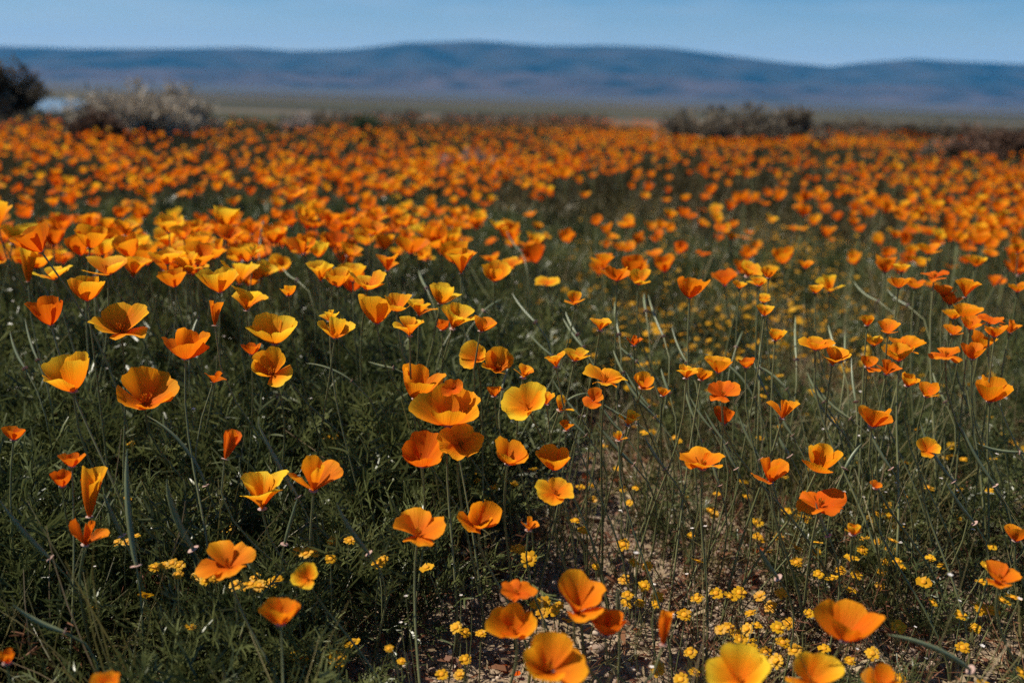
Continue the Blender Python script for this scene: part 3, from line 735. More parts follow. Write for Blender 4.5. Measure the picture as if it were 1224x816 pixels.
def proto(name, fn, mats, seed):
    r_ = np.random.default_rng(seed); mb = MB(); fn(mb, r_)
    return bpy.data.objects.new(name, mb.mesh(name, mats))

def tuft_poppy(mb, r_):
    for k in range(13):
        az = r_.uniform(0, 6.28); el = r_.uniform(R(22), R(85)); L = r_.uniform(.10, .185)
        poppy_leaf(mb, r_, np.array((r_.normal(0, .012), r_.normal(0, .012), 0.)), az, el, L)
def tuft_poppy_far(mb, r_):
    for k in range(16):
        az = r_.uniform(0, 6.28); el = r_.uniform(R(20), R(85)); L = r_.uniform(.10, .19)
        d = np.array((math.cos(az) * math.cos(el), math.sin(az) * math.cos(el), math.sin(el)))
        strip(mb, d * .02, d * L * .6, .0012, .0012, r_.normal(0, 1, 3))
        for j in range(7):
            b = d * L * r_.uniform(.4, 1.0); e = r_.normal(0, 1, 3) * .5 + d; e /= np.linalg.norm(e)
            strip(mb, b, b + e * r_.uniform(.025, .05), .0028, .001, r_.normal(0, 1, 3), .002)
def tuft_grass(mb, r_):
    for k in range(26):
        az = r_.uniform(0, 6.28); L = r_.uniform(.07, .20); le = r_.uniform(.05, .55)
        b = np.array((r_.normal(0, .018), r_.normal(0, .018), 0.)); dv = np.array((math.cos(az) * le, math.sin(az) * le, 1.))
        P = bez(b, b + dv * L * .35, b + dv * L * .7, b + dv * L + np.array((math.cos(az), math.sin(az), -.5)) * L * le * .5, 6)
        s = np.array((-math.sin(az), math.cos(az), 0)); w = np.linspace(.0011, .00025, 6)
        V = np.concatenate([P - s * w[:, None], P + s * w[:, None]]); i = np.arange(5)
        mb.add(V, np.stack([i, i + 1, i + 7, i + 6], -1), None, 1 if r_.random() < .16 else 0)
def tuft_herb(mb, r_):
    # wiry branching herb, half dried
    for k in range(9):
        az = r_.uniform(0, 6.28); L = r_.uniform(.05, .13); le = r_.uniform(.2, 1.0)
        b = np.array((r_.normal(0, .012), r_.normal(0, .012), 0.)); tip = b + np.array((math.cos(az) * le, math.sin(az) * le, 1.)) * L
        P = bez(b, b + (0, 0, L * .4), b + (tip - b) * .7, tip, 5); m = int(r_.random() < .4)
        V, Q = tube(P, .0006, 3); mb.add(V, Q, None, m)
        for j in range(8):
            q = b + (tip - b) * r_.uniform(.2, 1); e = r_.normal(0, 1, 3); e[2] = abs(e[2]); e /= np.linalg.norm(e)
            strip(mb, q, q + e * r_.uniform(.008, .022), .001, .0004, r_.normal(0, 1, 3), .001, m)
def tuft_litter(mb, r_):
    # flat dry scraps and crumpled dead leaves
    for k in range(22):
        p = np.array((r_.normal(0, .05), r_.normal(0, .05), r_.uniform(.001, .012))); a = r_.uniform(0, 6.28)
        e = np.array((math.cos(a), math.sin(a), r_.normal(0, .25))) * r_.uniform(.008, .03)
        strip(mb, p, p + e, r_.uniform(.0006, .0035), .0006, np.array((0, 0, 1.)) + r_.normal(0, .5, 3), .002, int(r_.random() < .4))
def tuft_white(mb, r_):
    for k in range(4):
        a = r_.uniform(0, 6.28); h = r_.uniform(.08, .2); p = np.array((r_.normal(0, .04), r_.normal(0, .04), h))
        V, Q = tube(np.array([p * (.6, .6, 0), p * (.9, .9, .6), p]), .0005, 3); mb.add(V, Q)
        for j in range(5):
            t = a + j * 1.257; e = np.array((math.cos(t), math.sin(t), .25)) * .0022
            strip(mb, p, p + e, .0004, .0009, np.array((0, 0, 1.)), .0, 1)
def pebbles_proto(mb, r_):
    # a handful of faceted grains
    for k in range(16):
        p = np.array((r_.normal(0, .03), r_.normal(0, .03), 0.)); s = r_.uniform(.0008, .0024) * (1 + 1.3 * (r_.random() < .06))
        V = np.array([(sx, sy, sz) for sz in (-.5, .8) for sx, sy in ((-1, -1), (1, -1), (1, 1), (-1, 1))], float)
        V[4:, :2] *= .62; V = V * s * r_.uniform(.7, 1.3, 3) + r_.normal(0, s * .18, V.shape)
        V = rotz(V, r_.uniform(0, 6.28)) + p
        mb.add(V, [(3, 2, 1, 0), (4, 5, 6, 7), (0, 1, 5, 4), (1, 2, 6, 5), (2, 3, 7, 6), (3, 0, 4, 7)])

def stone_material():
    m, N, L, out = new_mat("pebble")
    geo = N.new("ShaderNodeNewGeometry"); r = ramp(N, [(0, (0.12, 0.075, 0.050)), (.5, (0.26, 0.185, 0.135)), (1, (0.40, 0.315, 0.235))])
    L.new(geo.outputs['Random Per Island'], r.inputs[0])
    b = N.new("ShaderNodeBsdfPrincipled"); b.inputs['Roughness'].default_value = .85
    L.new(r.outputs[0], b.inputs['Base Color']); L.new(b.outputs[0], out.inputs['Surface']); return m
M_STONE = stone_material()

def instancer(name, protos, pts, rotz_, scl, idx, label, cat, tilt=None):
    """One mass: points carry turn, size and variant; geometry nodes draw the variants on them."""
    n = len(pts)
    me = bpy.data.meshes.new(name); me.vertices.add(n); me.vertices.foreach_set("co", np.asarray(pts, np.float32).ravel())
    rot = np.zeros((n, 3), np.float32); rot[:, 2] = rotz_
    if tilt is not None: rot[:, :2] = tilt
    a = me.attributes.new("turn", 'FLOAT_VECTOR', 'POINT'); a.data.foreach_set("vector", rot.ravel())
    sv = np.asarray(scl, np.float32)
    if sv.ndim == 1: sv = np.repeat(sv[:, None], 3, 1)
    a = me.attributes.new("size", 'FLOAT_VECTOR', 'POINT'); a.data.foreach_set("vector", sv.ravel())
    a = me.attributes.new("variant", 'INT', 'POINT'); a.data.foreach_set("value", np.asarray(idx, np.int32))
    me.update()
    for p in protos:
        for m in p.data.materials: me.materials.append(m)
    o = add(name, me)
    ng = bpy.data.node_groups.new(name + " scatter", 'GeometryNodeTree')
    ng.interface.new_socket("Geometry", in_out='INPUT', socket_type='NodeSocketGeometry')
    ng.interface.new_socket("Geometry", in_out='OUTPUT', socket_type='NodeSocketGeometry')
    N, L = ng.nodes, ng.links
    gi, go = N.new("NodeGroupInput"), N.new("NodeGroupOutput")
    inst = N.new("GeometryNodeInstanceOnPoints"); jn = N.new("GeometryNodeJoinGeometry")
    for p in reversed(protos):
        oi = N.new("GeometryNodeObjectInfo"); oi.inputs['Object'].default_value = p; oi.inputs['As Instance'].default_value = False
        g2 = N.new("GeometryNodeGeometryToInstance"); L.new(oi.outputs['Geometry'], g2.inputs[0]); L.new(g2.outputs[0], jn.inputs[0])
    def attr(nm, ty):
        q = N.new("GeometryNodeInputNamedAttribute"); q.data_type = ty; q.inputs['Name'].default_value = nm
        return [s for s in q.outputs if s.enabled and s.name == 'Attribute'][0]
    L.new(gi.outputs[0], inst.inputs['Points']); L.new(jn.outputs[0], inst.inputs['Instance'])
    inst.inputs['Pick Instance'].default_value = True
    L.new(attr("variant", 'INT'), inst.inputs['Instance Index'])
    e2r = N.new("FunctionNodeEulerToRotation"); L.new(attr("turn", 'FLOAT_VECTOR'), e2r.inputs[0]); L.new(e2r.outputs[0], inst.inputs['Rotation'])
    L.new(attr("size", 'FLOAT_VECTOR'), inst.inputs['Scale'])
    L.new(inst.outputs[0], go.inputs[0])
    md = o.modifiers.new("scatter", 'NODES'); md.node_group = ng
    tag(o, label, cat, None, "stuff")
    return o

def zone_weights(x, y):
    """Cover of leaves, bare soil and daisies over the ground, as laid out in the place."""
    px, py, d = project(np.stack([x, y, 0 * x + .06], -1))
    g = lambda cx, cy, sx, sy: np.exp(-((px - cx) / sx) ** 2 - ((py - cy) / sy) ** 2)
    bare = np.clip(1.5 * g(680, 770, 165, 160) + 1.15 * g(520, 850, 120, 120) + .95 * g(680, 610, 95, 80) + .55 * g(860, 720, 160, 80)
                   + .65 * g(1100, 780, 190, 130) + .5 * g(170, 810, 130, 50) + .45 * g(800, 470, 170, 90) + .4 * g(940, 400, 90, 90), 0, 1)
    daisy = np.clip(.9 * g(980, 730, 220, 110) + .6 * g(770, 440, 150, 90) + .8 * g(930, 390, 60, 90) + .5 * g(300, 690, 140, 25) + .45 * g(720, 620, 130, 90), 0, 1)
    return px, py, d, bare, daisy

def scatter(rho, r0, r1, half=48):
    n = int(rho * R(half) * (r1 * r1 - r0 * r0)); r = np.sqrt(rng.uniform(r0 * r0, r1 * r1, n)); a = rng.uniform(-R(half), R(half), n)
    return r * np.sin(a), r * np.cos(a)

def foliage():
    pl = [proto("leaf_variant", tuft_poppy, [M_LEAF], 300 + k) for k in range(6)]
    pf = [proto("leaf_variant_small", tuft_poppy_far, [M_UNDER], 320 + k) for k in range(4)]
    gr = [proto("grass_variant", tuft_grass, [M_GRASS, M_STRAW], 340 + k) for k in range(5)]
    hb = [proto("herb_variant", tuft_herb, [M_GRASS, M_RUST], 360 + k) for k in range(5)]
    lt = [proto("litter_variant", tuft_litter, [M_STRAW, M_RUST], 380 + k) for k in range(4)]
    wh = [proto("white_variant", tuft_white, [M_STEM, M_WHITE], 390 + k) for k in range(3)]
    pb = [proto("pebble_variant", pebbles_proto, [M_STONE], 400 + k) for k in range(4)]
    def place(name, protos, rho, r0, r1, keep, smin, smax, label, cat, half=48, squash=None, lean=0.0):
        x, y = scatter(rho, r0, r1, half); k = rng.random(len(x)) < keep(x, y); x, y = x[k], y[k]
        n = len(x); z = terrain(x, y) - .002
        s = rng.uniform(smin, smax, n)
        if squash is not None: s = s * squash(x, y)
        instancer(name, protos, np.stack([x, y, z], -1), rng.uniform(0, 6.28, n), s, rng.integers(0, len(protos), n), label, cat, np.stack([rng.normal(0, .12, n), rng.normal(-lean, .12 + abs(lean) * .5, n)], -1))
        print(name, n)
    def leaf_keep(x, y):
        px, py, d, bare, daisy = zone_weights(x, y)
        right = np.clip((px - 560) / 150, 0, 1) * np.clip((py - 330) / 60, 0, 1)
        return np.clip((1 - bare * 1.15) * (1 - .55 * right), 0, 1)
    def leaf_h(x, y):
        px, py, d, bare, daisy = zone_weights(x, y)
        right = np.clip((px - 560) / 150, 0, 1)
        return (1.18 - .38 * right) * (1 - .35 * smooth(560, 800, py)) * (1 + .12 * fbm(x * 5, y * 5, 9, 2))
    place("poppy_leaves", pl, 330, .42, 3.6, leaf_keep, .75, 1.12, "dense feathery blue-green poppy leaves covering the ground", "leaves", squash=leaf_h)
    place("poppy_undergrowth", pf, 75, 3.5, 16, lambda x, y: .35 + .6 * (fbm(x * .9, y * .9, 15, 2) > -.1), .9, 1.35, "soft green undergrowth showing between the further poppies", "leaves")
    def grass_keep(x, y):
        px, py, d, bare, daisy = zone_weights(x, y)
        right = np.clip((px - 480) / 250, 0, 1)
        return np.clip((.16 + .34 * right) * (1 - .97 * bare), 0, 1)
    place("grass", gr, 330, .42, 4.5, grass_keep, .6, 1.25, "thin green and straw-coloured grass blades between the flowers", "grass", lean=.28)
    def herb_keep(x, y):
        px, py, d, bare, daisy = zone_weights(x, y)
        return np.clip(.10 + .55 * daisy - .02 * bare, 0, .9)
    place("dry_herbs", hb, 520, .42, 3.5, herb_keep, .45, .85, "wiry half-dried herbs with rusty twigs over the soil", "herbs")
    place("litter", lt, 700, .42, 2.6, lambda x, y: .7 + 0 * x, .6, 1.3, "dry plant scraps strewn over the soil", "litter")
    place("tiny_white_flowers", wh, 90, .8, 3.0, lambda x, y: .3 + 0 * x, .6, 1.1, "tiny white flowers dotted through leaves and grass", "flowers")
    place("pebbles", pb, 1500, .42, 2.2, lambda x, y: np.clip(zone_weights(x, y)[3] * 1.3, 0.05, 1), .6, 1.5, "coarse pale grains and pebbles on bare soil", "gravel")
foliage()

# ------------------------------------------------------------------ tiny daisies
def daisy_meshes():
    out = []
    for k in range(5):
        r_ = np.random.default_rng(600 + k); rays = MB(); n = 9 + k % 3
        for j in range(n):
            a = j / n * 6.283 + r_.normal(0, .07); L = .5 * r_.uniform(.85, 1.05); w = .15 * r_.uniform(.85, 1.15); dz = r_.normal(.02, .05)
            d = np.array((math.cos(a), math.sin(a), 0)); s = np.array((-math.sin(a), math.cos(a), 0))
            V = [d * .14 - s * .06, d * .14 + s * .06, d * L * .6 + s * w + (0, 0, .05 + dz), d * L * .6 - s * w + (0, 0, .05 + dz), d * L + s * w * .55 + (0, 0, dz), d * L - s * w * .55 + (0, 0, dz)]
            rays.add(V, [(0, 1, 2, 3), (3, 2, 4, 5)])
        disc = MB(); V, Q = tube(np.array([(0, 0, -.12), (0, 0, -.02), (0, 0, .06), (0, 0, .11), (0, 0, .125)]), [.07, .17, .205, .13, .02], 8); disc.add(V, Q)
        out.append((rays.mesh("ray_petals", [M_GOLD]), disc.mesh("flower_disc", [M_DISC])))
    return out
DAISY = daisy_meshes()
def stem_variants():
    out = []
    for k in range(6):
        r_ = np.random.default_rng(640 + k)
        P = bez(np.zeros(3), np.array((r_.normal(0, .1), r_.normal(0, .1), .4)), np.array((r_.normal(0, .12), r_.normal(0, .12), .7)), np.array((0, 0, 1.)), 6)
        V, Q = tube(P, .012, 4); out.append(mesh_np("stem", V, Q, None, [M_STEM]))
    return out
DSTEM = stem_variants()
def make_daisy(p, w, tilt, seed, label, group, parts=True):
    r_ = np.random.default_rng(seed)
    root = np.array((p[0] + r_.normal(0, .008), p[1] + r_.normal(0, .008), 0)); root[2] = float(terrain(root[0], root[1])) - .003
    o = empty("daisy", root); tag(o, label, "daisy", group); off = np.asarray(p) - root
    ax = np.array((r_.normal(0, .22), -math.sin(R(tilt)) + r_.normal(0, .15), 1.)); F = frame(ax); e = Matrix(F.tolist()).to_euler()
    rays, disc = DAISY[seed % 5]
    for nm, me in (("ray_petals", rays), ("flower_disc", disc)):
        q = add(nm, me, o, off); q.rotation_euler = e; q.scale = (w,) * 3
    s = add("stem", DSTEM[seed % 6], o); h = np.linalg.norm(off)
    s.rotation_euler = Matrix(frame(off / h, r_.uniform(0, 6)).tolist()).to_euler(); s.scale = (.055, .055, h)
# measured daisies: x, y, width
D_ = [(620,657,20),(632,668,22),(583,600,14),(614,578,12),(688,622,13),(697,634,14),(745,651,18),(757,672,13),(774,677,14),(712,677,10),(746,693,15),(770,700,16),(750,711,15),(748,720,13),(765,721,14),(786,714,16),(784,722,12),
 (833,715,16),(856,709,17),(884,708,18),(818,735,18),(786,799,20),(825,780,16),(814,812,18),(870,750,17),(880,758,15),(893,752,16),(885,765,16),(905,747,14),(830,803,14),(850,610,12),(854,615,12),(905,641,12),(857,590,10),(826,640,10),
 (945,612,16),(953,617,15),(962,620,14),(940,611,13),(931,642,13),(952,672,15),(976,660,12),(978,686,13),(1005,682,13),(1024,687,14),(1031,658,14),(1049,648,11),(1064,657,13),(1057,671,12),(1073,671,12),(1054,684,12),(1052,700,11),(1078,678,10),(1112,667,12),(1126,676,11),(1061,604,11),(1065,618,13),(1073,630,14),(1084,594,9),(1147,586,9),(1152,549,9),
 (934,709,17),(921,725,16),(967,733,13),(930,750,18),(936,768,18),(928,790,18),(950,777,17),(985,775,15),(909,802,20),(1016,790,14),(1043,781,17),(1074,749,18),(1075,812,18),(1148,735,15),(1151,774,16),(1173,727,17),(1165,751,13),(1115,720,11),(1183,586,10),(915,780,16),(943,745,15),(960,790,14),(899,775,15),
 (185,678,15),(195,676,14),(206,673,13),(214,676,14),(237,688,17),(248,684,15),(256,690,15),(281,699,16),(291,701,15),(300,698,16),(310,700,16),(324,697,17),(332,692,14),(366,661,17),(376,661,15),(397,646,14),(418,646,15),(395,668,15),(452,674,16),(458,669,13),(153,596,10),(151,648,12),(140,648,10),(156,531,11),(213,687,12),(246,694,14),(305,690,13),(355,659,12),(163,640,9),
 (556,788,15),(549,806,14),(575,757,14),(545,750,16),(556,756,14),(528,806,16),(480,790,11),(465,775,11),(650,720,18),(660,730,18),(648,733,16),(640,722,14),(668,724,14),(590,583,12),(570,575,11),(600,570,10),
 (587,506,13),(565,563,13),(527,587,10),(574,586,12),(694,582,12),(707,580,10),(738,560,11),(745,585,11),(760,583,10),(770,517,11),(780,516,10),(806,523,10),(812,527,9),(752,601,11),(705,548,10),(775,434,10),(785,434,9),(710,425,9),(722,533,9),(1027,554,9),(1118,536,10),(1104,527,9),(1130,548,8),(1175,530,8)]
for k, (x, y, w) in enumerate(D_):
    z = float(np.interp(y, [400, 600, 816], [.12, .085, .06])) + .015 * math.sin(k * 1.7)
    if x < 480: z += .05
    p, t = at_height(x, y, z)
    size_w = 'larger' if w >= 16 else 'tiny' if w >= 12 else 'very small'
    make_daisy(p, 1.0 * w * t / FPX, 24 if y > 600 else 12, 700 + k, f"{size_w} yellow daisy close by the {neighbour(x, y)}", "small yellow daisies between the poppies")

def daisy_mass():
    """The many further specks of yellow bloom between poppies."""
    x, y = scatter(1700, .8, 4.2, 34); px, py, d, bare, dz = zone_weights(x, y)
    extra = np.exp(-((px - 800) / 190) ** 2 - ((py - 395) / 70) ** 2) + .9 * np.exp(-((px - 945) / 60) ** 2 - ((py - 370) / 80) ** 2)
    low = np.exp(-((px - 1000) / 190) ** 2 - ((py - 700) / 110) ** 2)
    k = rng.random(len(x)) < np.clip(.75 * extra + .16 * low + .04, 0, .8); x, y = x[k], y[k]; n = len(x)
    def f(mb, r_):
        ry = 7
        for j in range(ry):
            a = j / ry * 6.283; dd = np.array((math.cos(a), math.sin(a), 0)); s = np.array((-math.sin(a), math.cos(a), 0))
            mb.add([dd * .1 - s * .1, dd * .1 + s * .1, dd * .5 + s * .17 + (0, 0, r_.normal(.03, .06)), dd * .5 - s * .17 + (0, 0, r_.normal(.03, .06))], [(0, 1, 2, 3)])
        V, Q = tube(np.array([(0, 0, -.1), (0, 0, .06), (0, 0, .1)]), [.1, .2, .03], 6); mb.add(V, Q, None, 1)
        V, Q = tube(np.array([(0.3, .2, -6.5), (0, 0, -.05)]), .05, 3); mb.add(V, Q, None, 2)
    pr = [proto("daisy_variant", f, [M_GOLD, M_DISC, M_STEM], 680 + k) for k in range(3)]
    z = terrain(x, y) + rng.uniform(.05, .13, n)
    instancer("daisies", pr, np.stack([x, y, z], -1), rng.uniform(0, 6.28, n), rng.uniform(.010, .017, n), rng.integers(0, 3, n),
              "haze of countless tiny yellow daisies between stems", "daisies", np.stack([rng.normal(.25, .25, n), rng.normal(0, .25, n)], -1))
    print("daisies", n)
daisy_mass()

# ------------------------------------------------------------------ seed pods
def make_pod(p0, p1, bow, rad, label, group, seed, z0, z1):
    """A long ribbed capsule from its pink rim (p0) to its tip (p1); the stalk runs on down to the soil."""
    r_ = np.random.default_rng(seed)
    a, ta = at_height(p0[0], p0[1], z0)
    b, tb = at_height(p1[0], p1[1], z1)
    d = b - a; L = np.linalg.norm(d)
    if L > .16: d *= .16 / L; b = a + d; L = .16
    sd_ = np.cross(d, (0, 1, .15)); sd_ /= np.linalg.norm(sd_) + 1e-9
    root = np.array((a[0] - d[0] * .5 + r_.normal(0, .015), a[1] - d[1] * .5 + r_.normal(.01, .015), 0)); root[2] = float(terrain(root[0], root[1])) - .004
    o = empty("seed_pod", root); tag(o, label, "seed pod", group)
    A_, B_ = a - root, b - root
    P = bez(A_, A_ + d * .33 + sd_ * bow * L, A_ + d * .7 + sd_ * bow * L, B_, 10)
    tt = np.linspace(0, 1, 10); V, Q = tube(P, rad * np.array([.55, .85, 1, 1, 1, .95, .85, .7, .45, .12]), 8)
    V = V.reshape(10, 8, 3); c = P[:, None]; V[:, ::2] = c + (V[:, ::2] - c) * .82
    add("capsule", mesh_np("capsule", V.reshape(-1, 3), Q, None, [M_POD]), o)
    dn = P[1] - P[0]; dn /= np.linalg.norm(dn)
    h = np.linalg.norm(A_)
    S = bez(np.zeros(3), np.array((0, 0, h * .4)), A_ - dn * h * .35, A_, 8)
    V, Q = tube(S, np.linspace(.0011, .0009, 8), 5); add("stem", mesh_np("stem", V, Q, None, [M_STEM]), o)
    rm = add("rim", POD_RIM, o, A_); rm.rotation_euler = Matrix(frame(dn).tolist()).to_euler(); rm.scale = (rad * 1.15,) * 3
mbr = MB(); V_, Q_ = tube(np.array([(0, 0, -.5), (0, 0, -.15), (0, 0, .0), (0, 0, .12), (0, 0, .14)]), [.35, .8, 1.75, 1.6, .5], 10); mbr.add(V_, Q_, None, 0)
POD_RIM = mbr.mesh("rim", [M_RIM])
# rim x,y -> tip x,y, bow, own label
S_ = [((163,676),(152,536),.04,'thick upright pale green seed pod in leaf shade'),((231,656),(199,572),.08,'curved pale green seed pod beside the thick upright one'),
 ((246,580),(176,497),-.14,'long stalk-like pod arching down from a large orange bowl poppy'),((60,667),(0,598),.05,'long straight seed pod slanting over dark leaf litter'),((356,594),(308,505),.03,'straight seed pod slanting behind the wing-like orange poppy'),
 ((441,661),(402,600),.06,'slanted seed pod below the wing-like orange poppy'),((340,650),(356,594),.0,'short upright seed pod under the pink rim beside yellow fan poppy'),((77,755),(15,722),.10,'low arched seed pod over dark litter'),((146,640),(124,590),.02,None),
 ((420,455),(366,434),-.10,'pale bent pod reaching between golden poppies'),((470,440),(440,432),.05,None),((310,300),(322,252),-.2,'dark curved pod tip above the crest blooms'),
 ((672,484),(705,470),.15,'short dark pod lying across the split-petalled poppy'),((693,497),(660,452),.05,None),((745,518),(716,480),.06,'leaning pod below the ragged golden poppy'),((760,505),(720,482),.05,None),((783,498),(744,448),.06,'long leaning pod beside an orange bowl poppy'),((776,486),(748,444),.05,None),
 ((761,432),(741,414),.04,None),((745,445),(733,418),.03,None),((700,520),(672,486),.05,None),((830,500),(818,462),.03,None),((850,512),(824,472),.05,None),((868,530),(842,490),.05,None),((757,555),(713,504),.05,None),
 ((901,475),(838,422),-.16,'long pod arching over tiny daisies from bare stems'),((917,470),(901,432),.05,'dark upright pod crossing others above pointed orange poppy'),((908,440),(911,402),.02,None),((952,430),(951,377),.02,'tall straight upright pod with a white rim among poppies'),((1005,432),(990,388),.03,'thick dark upright pod in front of a golden poppy'),((1010,430),(1010,398),.0,None),
 ((940,465),(907,438),-.08,None),((1006,515),(966,455),.08,'curved pale pod arching beside broad torn poppy'),((1016,500),(974,458),.10,None),((1023,480),(1018,428),.03,None),((947,520),(926,482),.05,None),((909,548),(884,498),.05,None),((944,545),(931,522),.04,None),((985,480),(965,445),.06,None),
 ((800,470),(790,440),.02,None),((740,400),(735,360),.03,'slim pod rising through yellow specks behind ragged poppy'),((772,372),(770,350),.02,None),((793,402),(775,352),.03,None),((690,400),(676,372),.05,None),((640,385),(612,350),.05,None),((697,415),(673,380),.04,None),((821,433),(803,390),.05,None),((880,415),(888,395),.0,None),((660,425),(630,395),.06,None),
 ((622,300),(605,275),.05,None),((1085,365),(1060,345),.08,None),((1050,360),(1020,335),.1,None),((1140,575),(1100,505),.08,'thin pod leaning over grass beside small golden poppy'),((1190,580),(1150,510),.05,None),((1218,540),(1165,528),.10,None),((1165,625),(1130,575),.04,None),((1160,800),(1060,758),-.08,'long low pod arching across litter below scattered daisies'),((740,745),(738,702),.0,'dark upright pod standing before a dull red-orange poppy'),
 ((600,465),(612,430),.04,'brown pod tip standing before overlapping orange poppies'),((115,330),(118,318),.0,None),((540,395),(548,370),-.1,None),((578,372),(600,358),.05,None),((510,345),(500,322),.04,None),((355,335),(338,320),.1,None),((398,330),(400,318),.0,None),((230,400),(240,375),.05,None),((30,440),(12,395),.08,None),((45,430),(30,380),.05,None),
 ((1130,480),(1115,445),.05,None),((1065,560),(1035,500),.06,None),((880,560),(862,520),.05,None),((990,640),(975,600),.04,None),((930,690),(905,650),.05,None),((1010,560),(1030,530),.05,None),((860,580),(850,545),.03,None),((795,560),(770,520),.05,None)]
for k, (p0, p1, bow, lab) in enumerate(S_):
    y = (p0[1] + p1[1]) / 2
    z0 = head_height(p0[1], p0[0]) * .88 - .01; z1 = z0 + max(.0, min(.10, (p0[1] - p1[1]) / FPX * 1.0))
    look = ('curved' if abs(bow) > .055 else 'straight') + (' upright' if abs(p0[0] - p1[0]) < .4 * abs(p0[1] - p1[1]) else ' slanting')
    t = float(np.linalg.norm(at_height(p0[0], p0[1], z0)[0] - CT))
    make_pod(p0, p1, bow, (.0019 if y < 520 else .0023) * (1.25 if (lab and 'thick' in lab) else 1) * rng.uniform(.8, 1.05), lab or f"{look} green seed pod by the {neighbour(*p0)}", "seed pods standing between the poppies", 900 + k, z0, z1)

# ------------------------------------------------------------------ fallen petals
for k, (x, y, w) in enumerate([(700,566,20),(718,572,14),(735,570,14),(676,575,14),(690,600,12),(905,655,26),(898,688,22),(888,660,18),(745,505,14),(180,740,22),(165,765,14),(100,770,18),(430,735,16),(604,785,16),(618,795,12),(596,775,14),
                                (760,748,12),(770,775,14),(950,770,12),(415,610,12),(425,575,16),(495,705,10),(672,610,14),(850,500,14),(78,800,14),(215,695,14),(525,560,12),(1080,520,14)]):
    p, t = at_height(x, y, .012); r_ = np.random.default_rng(1200 + k)
    V, Q, v, u = petal_sheet(r_, 'folded', 6, 5, r_.uniform(0, 40)); V = V - V.mean(0)
    E = np.array(Euler(tuple(r_.uniform(-.7, .7, 2)) + (r_.uniform(0, 6.28),)).to_matrix())
    wd = w * t / FPX; V = (V @ E.T) * wd * .8; V[:, 2] *= .6; V[:, 2] -= V[:, 2].min()
    o = add("fallen_petal", mesh_np("fallen_petal", V, Q, None, [M_PETAL], np.stack([0 * v, v * .25, u], -1)), None, (p[0], p[1], float(terrain(p[0], p[1])) + .004))
    where = 'on red litter beside gravel' if 620 < x < 760 and y < 640 else 'on shaded litter under daisies' if x > 760 else 'on dark litter under poppy leaves' if x < 560 else 'on gravel between low poppies'
    tag(o, f"shrivelled red-orange fallen petal {where}", "petal", "fallen petals " + where)

# ------------------------------------------------------------------ shrubs
def make_shrub(name, px, base_y, w_px, h_px, leaf_m, label, seed, n=2600, leaf=.035, lobes=5, depth=.7, group=None, dist=None, airy=.5):
    r_ = np.random.default_rng(seed)
    HEAD = .255
    if dist is None: c, t = at_height(px, base_y, HEAD)
    else:
        d = ray(px, base_y); t = dist; c = CT + d * dist
    gx, gy = c[0], c[1]; gz = float(terrain(gx, gy)); t = math.hypot(gx, gy)
    W, H = w_px * t / FPX, HEAD * .95 + h_px * t / FPX
    o = empty(name, (gx, gy, gz)); tag(o, label, "shrub", group)
    cs = [(0.0, 0.0, .5, .55)]
    for k in range(lobes):
        cs.append((r_.uniform(-.34, .34), r_.uniform(-.3, .3), r_.uniform(.3, .62), r_.uniform(.26, .42)))
    tw = MB(); lf = MB()
    tips = []
    for k in range(70):
        cx, cy_, cz, cr = cs[r_.integers(0, len(cs))]
        v = r_.normal(0, 1, 3); v /= np.linalg.norm(v); v[2] = abs(v[2]) * r_.uniform(.5, 1.1)
        tip = np.array(((cx + v[0] * cr * .9) * W, (cy_ + v[1] * cr * .9) * W * depth, min(1.08, cz + v[2] * cr * .95) * H))
        b = np.array((r_.normal(0, .05) * W, r_.normal(0, .05) * W * depth, -.01))
        P = bez(b, b + (tip - b) * .3 + (0, 0, H * .15), b + (tip - b) * .65 + r_.normal(0, .04, 3) * W * .5, tip, 6)
        V, Q = tube(P, np.linspace(.010, .0035, 6) * max(1, H / .8), 3); tw.add(V, Q); tips.append(P)
    tips = np.array(tips)
    # leafy sprays along the twigs, thicker towards their ends
    i = r_.integers(0, len(tips), n); f = 1 - r_.random(n) ** 1.5 * (.75); k = np.minimum((f * 5).astype(int), 4); fr = f * 5 - k
    Pp = tips[i, k] * (1 - fr)[:, None] + tips[i, k + 1] * fr[:, None] + r_.normal(0, .055, (n, 3)) * np.array((W, W * depth, H * airy))
    Pp[:, 2] = np.maximum(Pp[:, 2], .01)
    D = r_.normal(0, 1, (n, 3)); D[:, 2] = np.abs(D[:, 2]) * 1.2; D /= np.linalg.norm(D, axis=1)[:, None]
    S = np.cross(D, r_.normal(0, 1, (n, 3))); S /= np.linalg.norm(S, axis=1)[:, None]
    ll = r_.uniform(.6, 1.4, n)[:, None] * leaf; ww = ll * .17
    V = np.stack([Pp - S * ww * .5, Pp + S * ww * .5, Pp + D * ll * .6 + S * ww, Pp + D * ll * .6 - S * ww, Pp + D * ll + S * ww * .2, Pp + D * ll - S * ww * .2], 1).reshape(-1, 3)
    b = np.arange(n)[:, None] * 6
    Q = np.concatenate([b + np.array((0, 1, 2, 3)), b + np.array((3, 2, 4, 5))])
    add("branches", tw.mesh("branches", [M_BARK if leaf_m in (M_SHRUB_DARK, M_SHRUB_GREEN) else leaf_m]), o)
    add("foliage", mesh_np("foliage", V, Q, None, [leaf_m]), o)

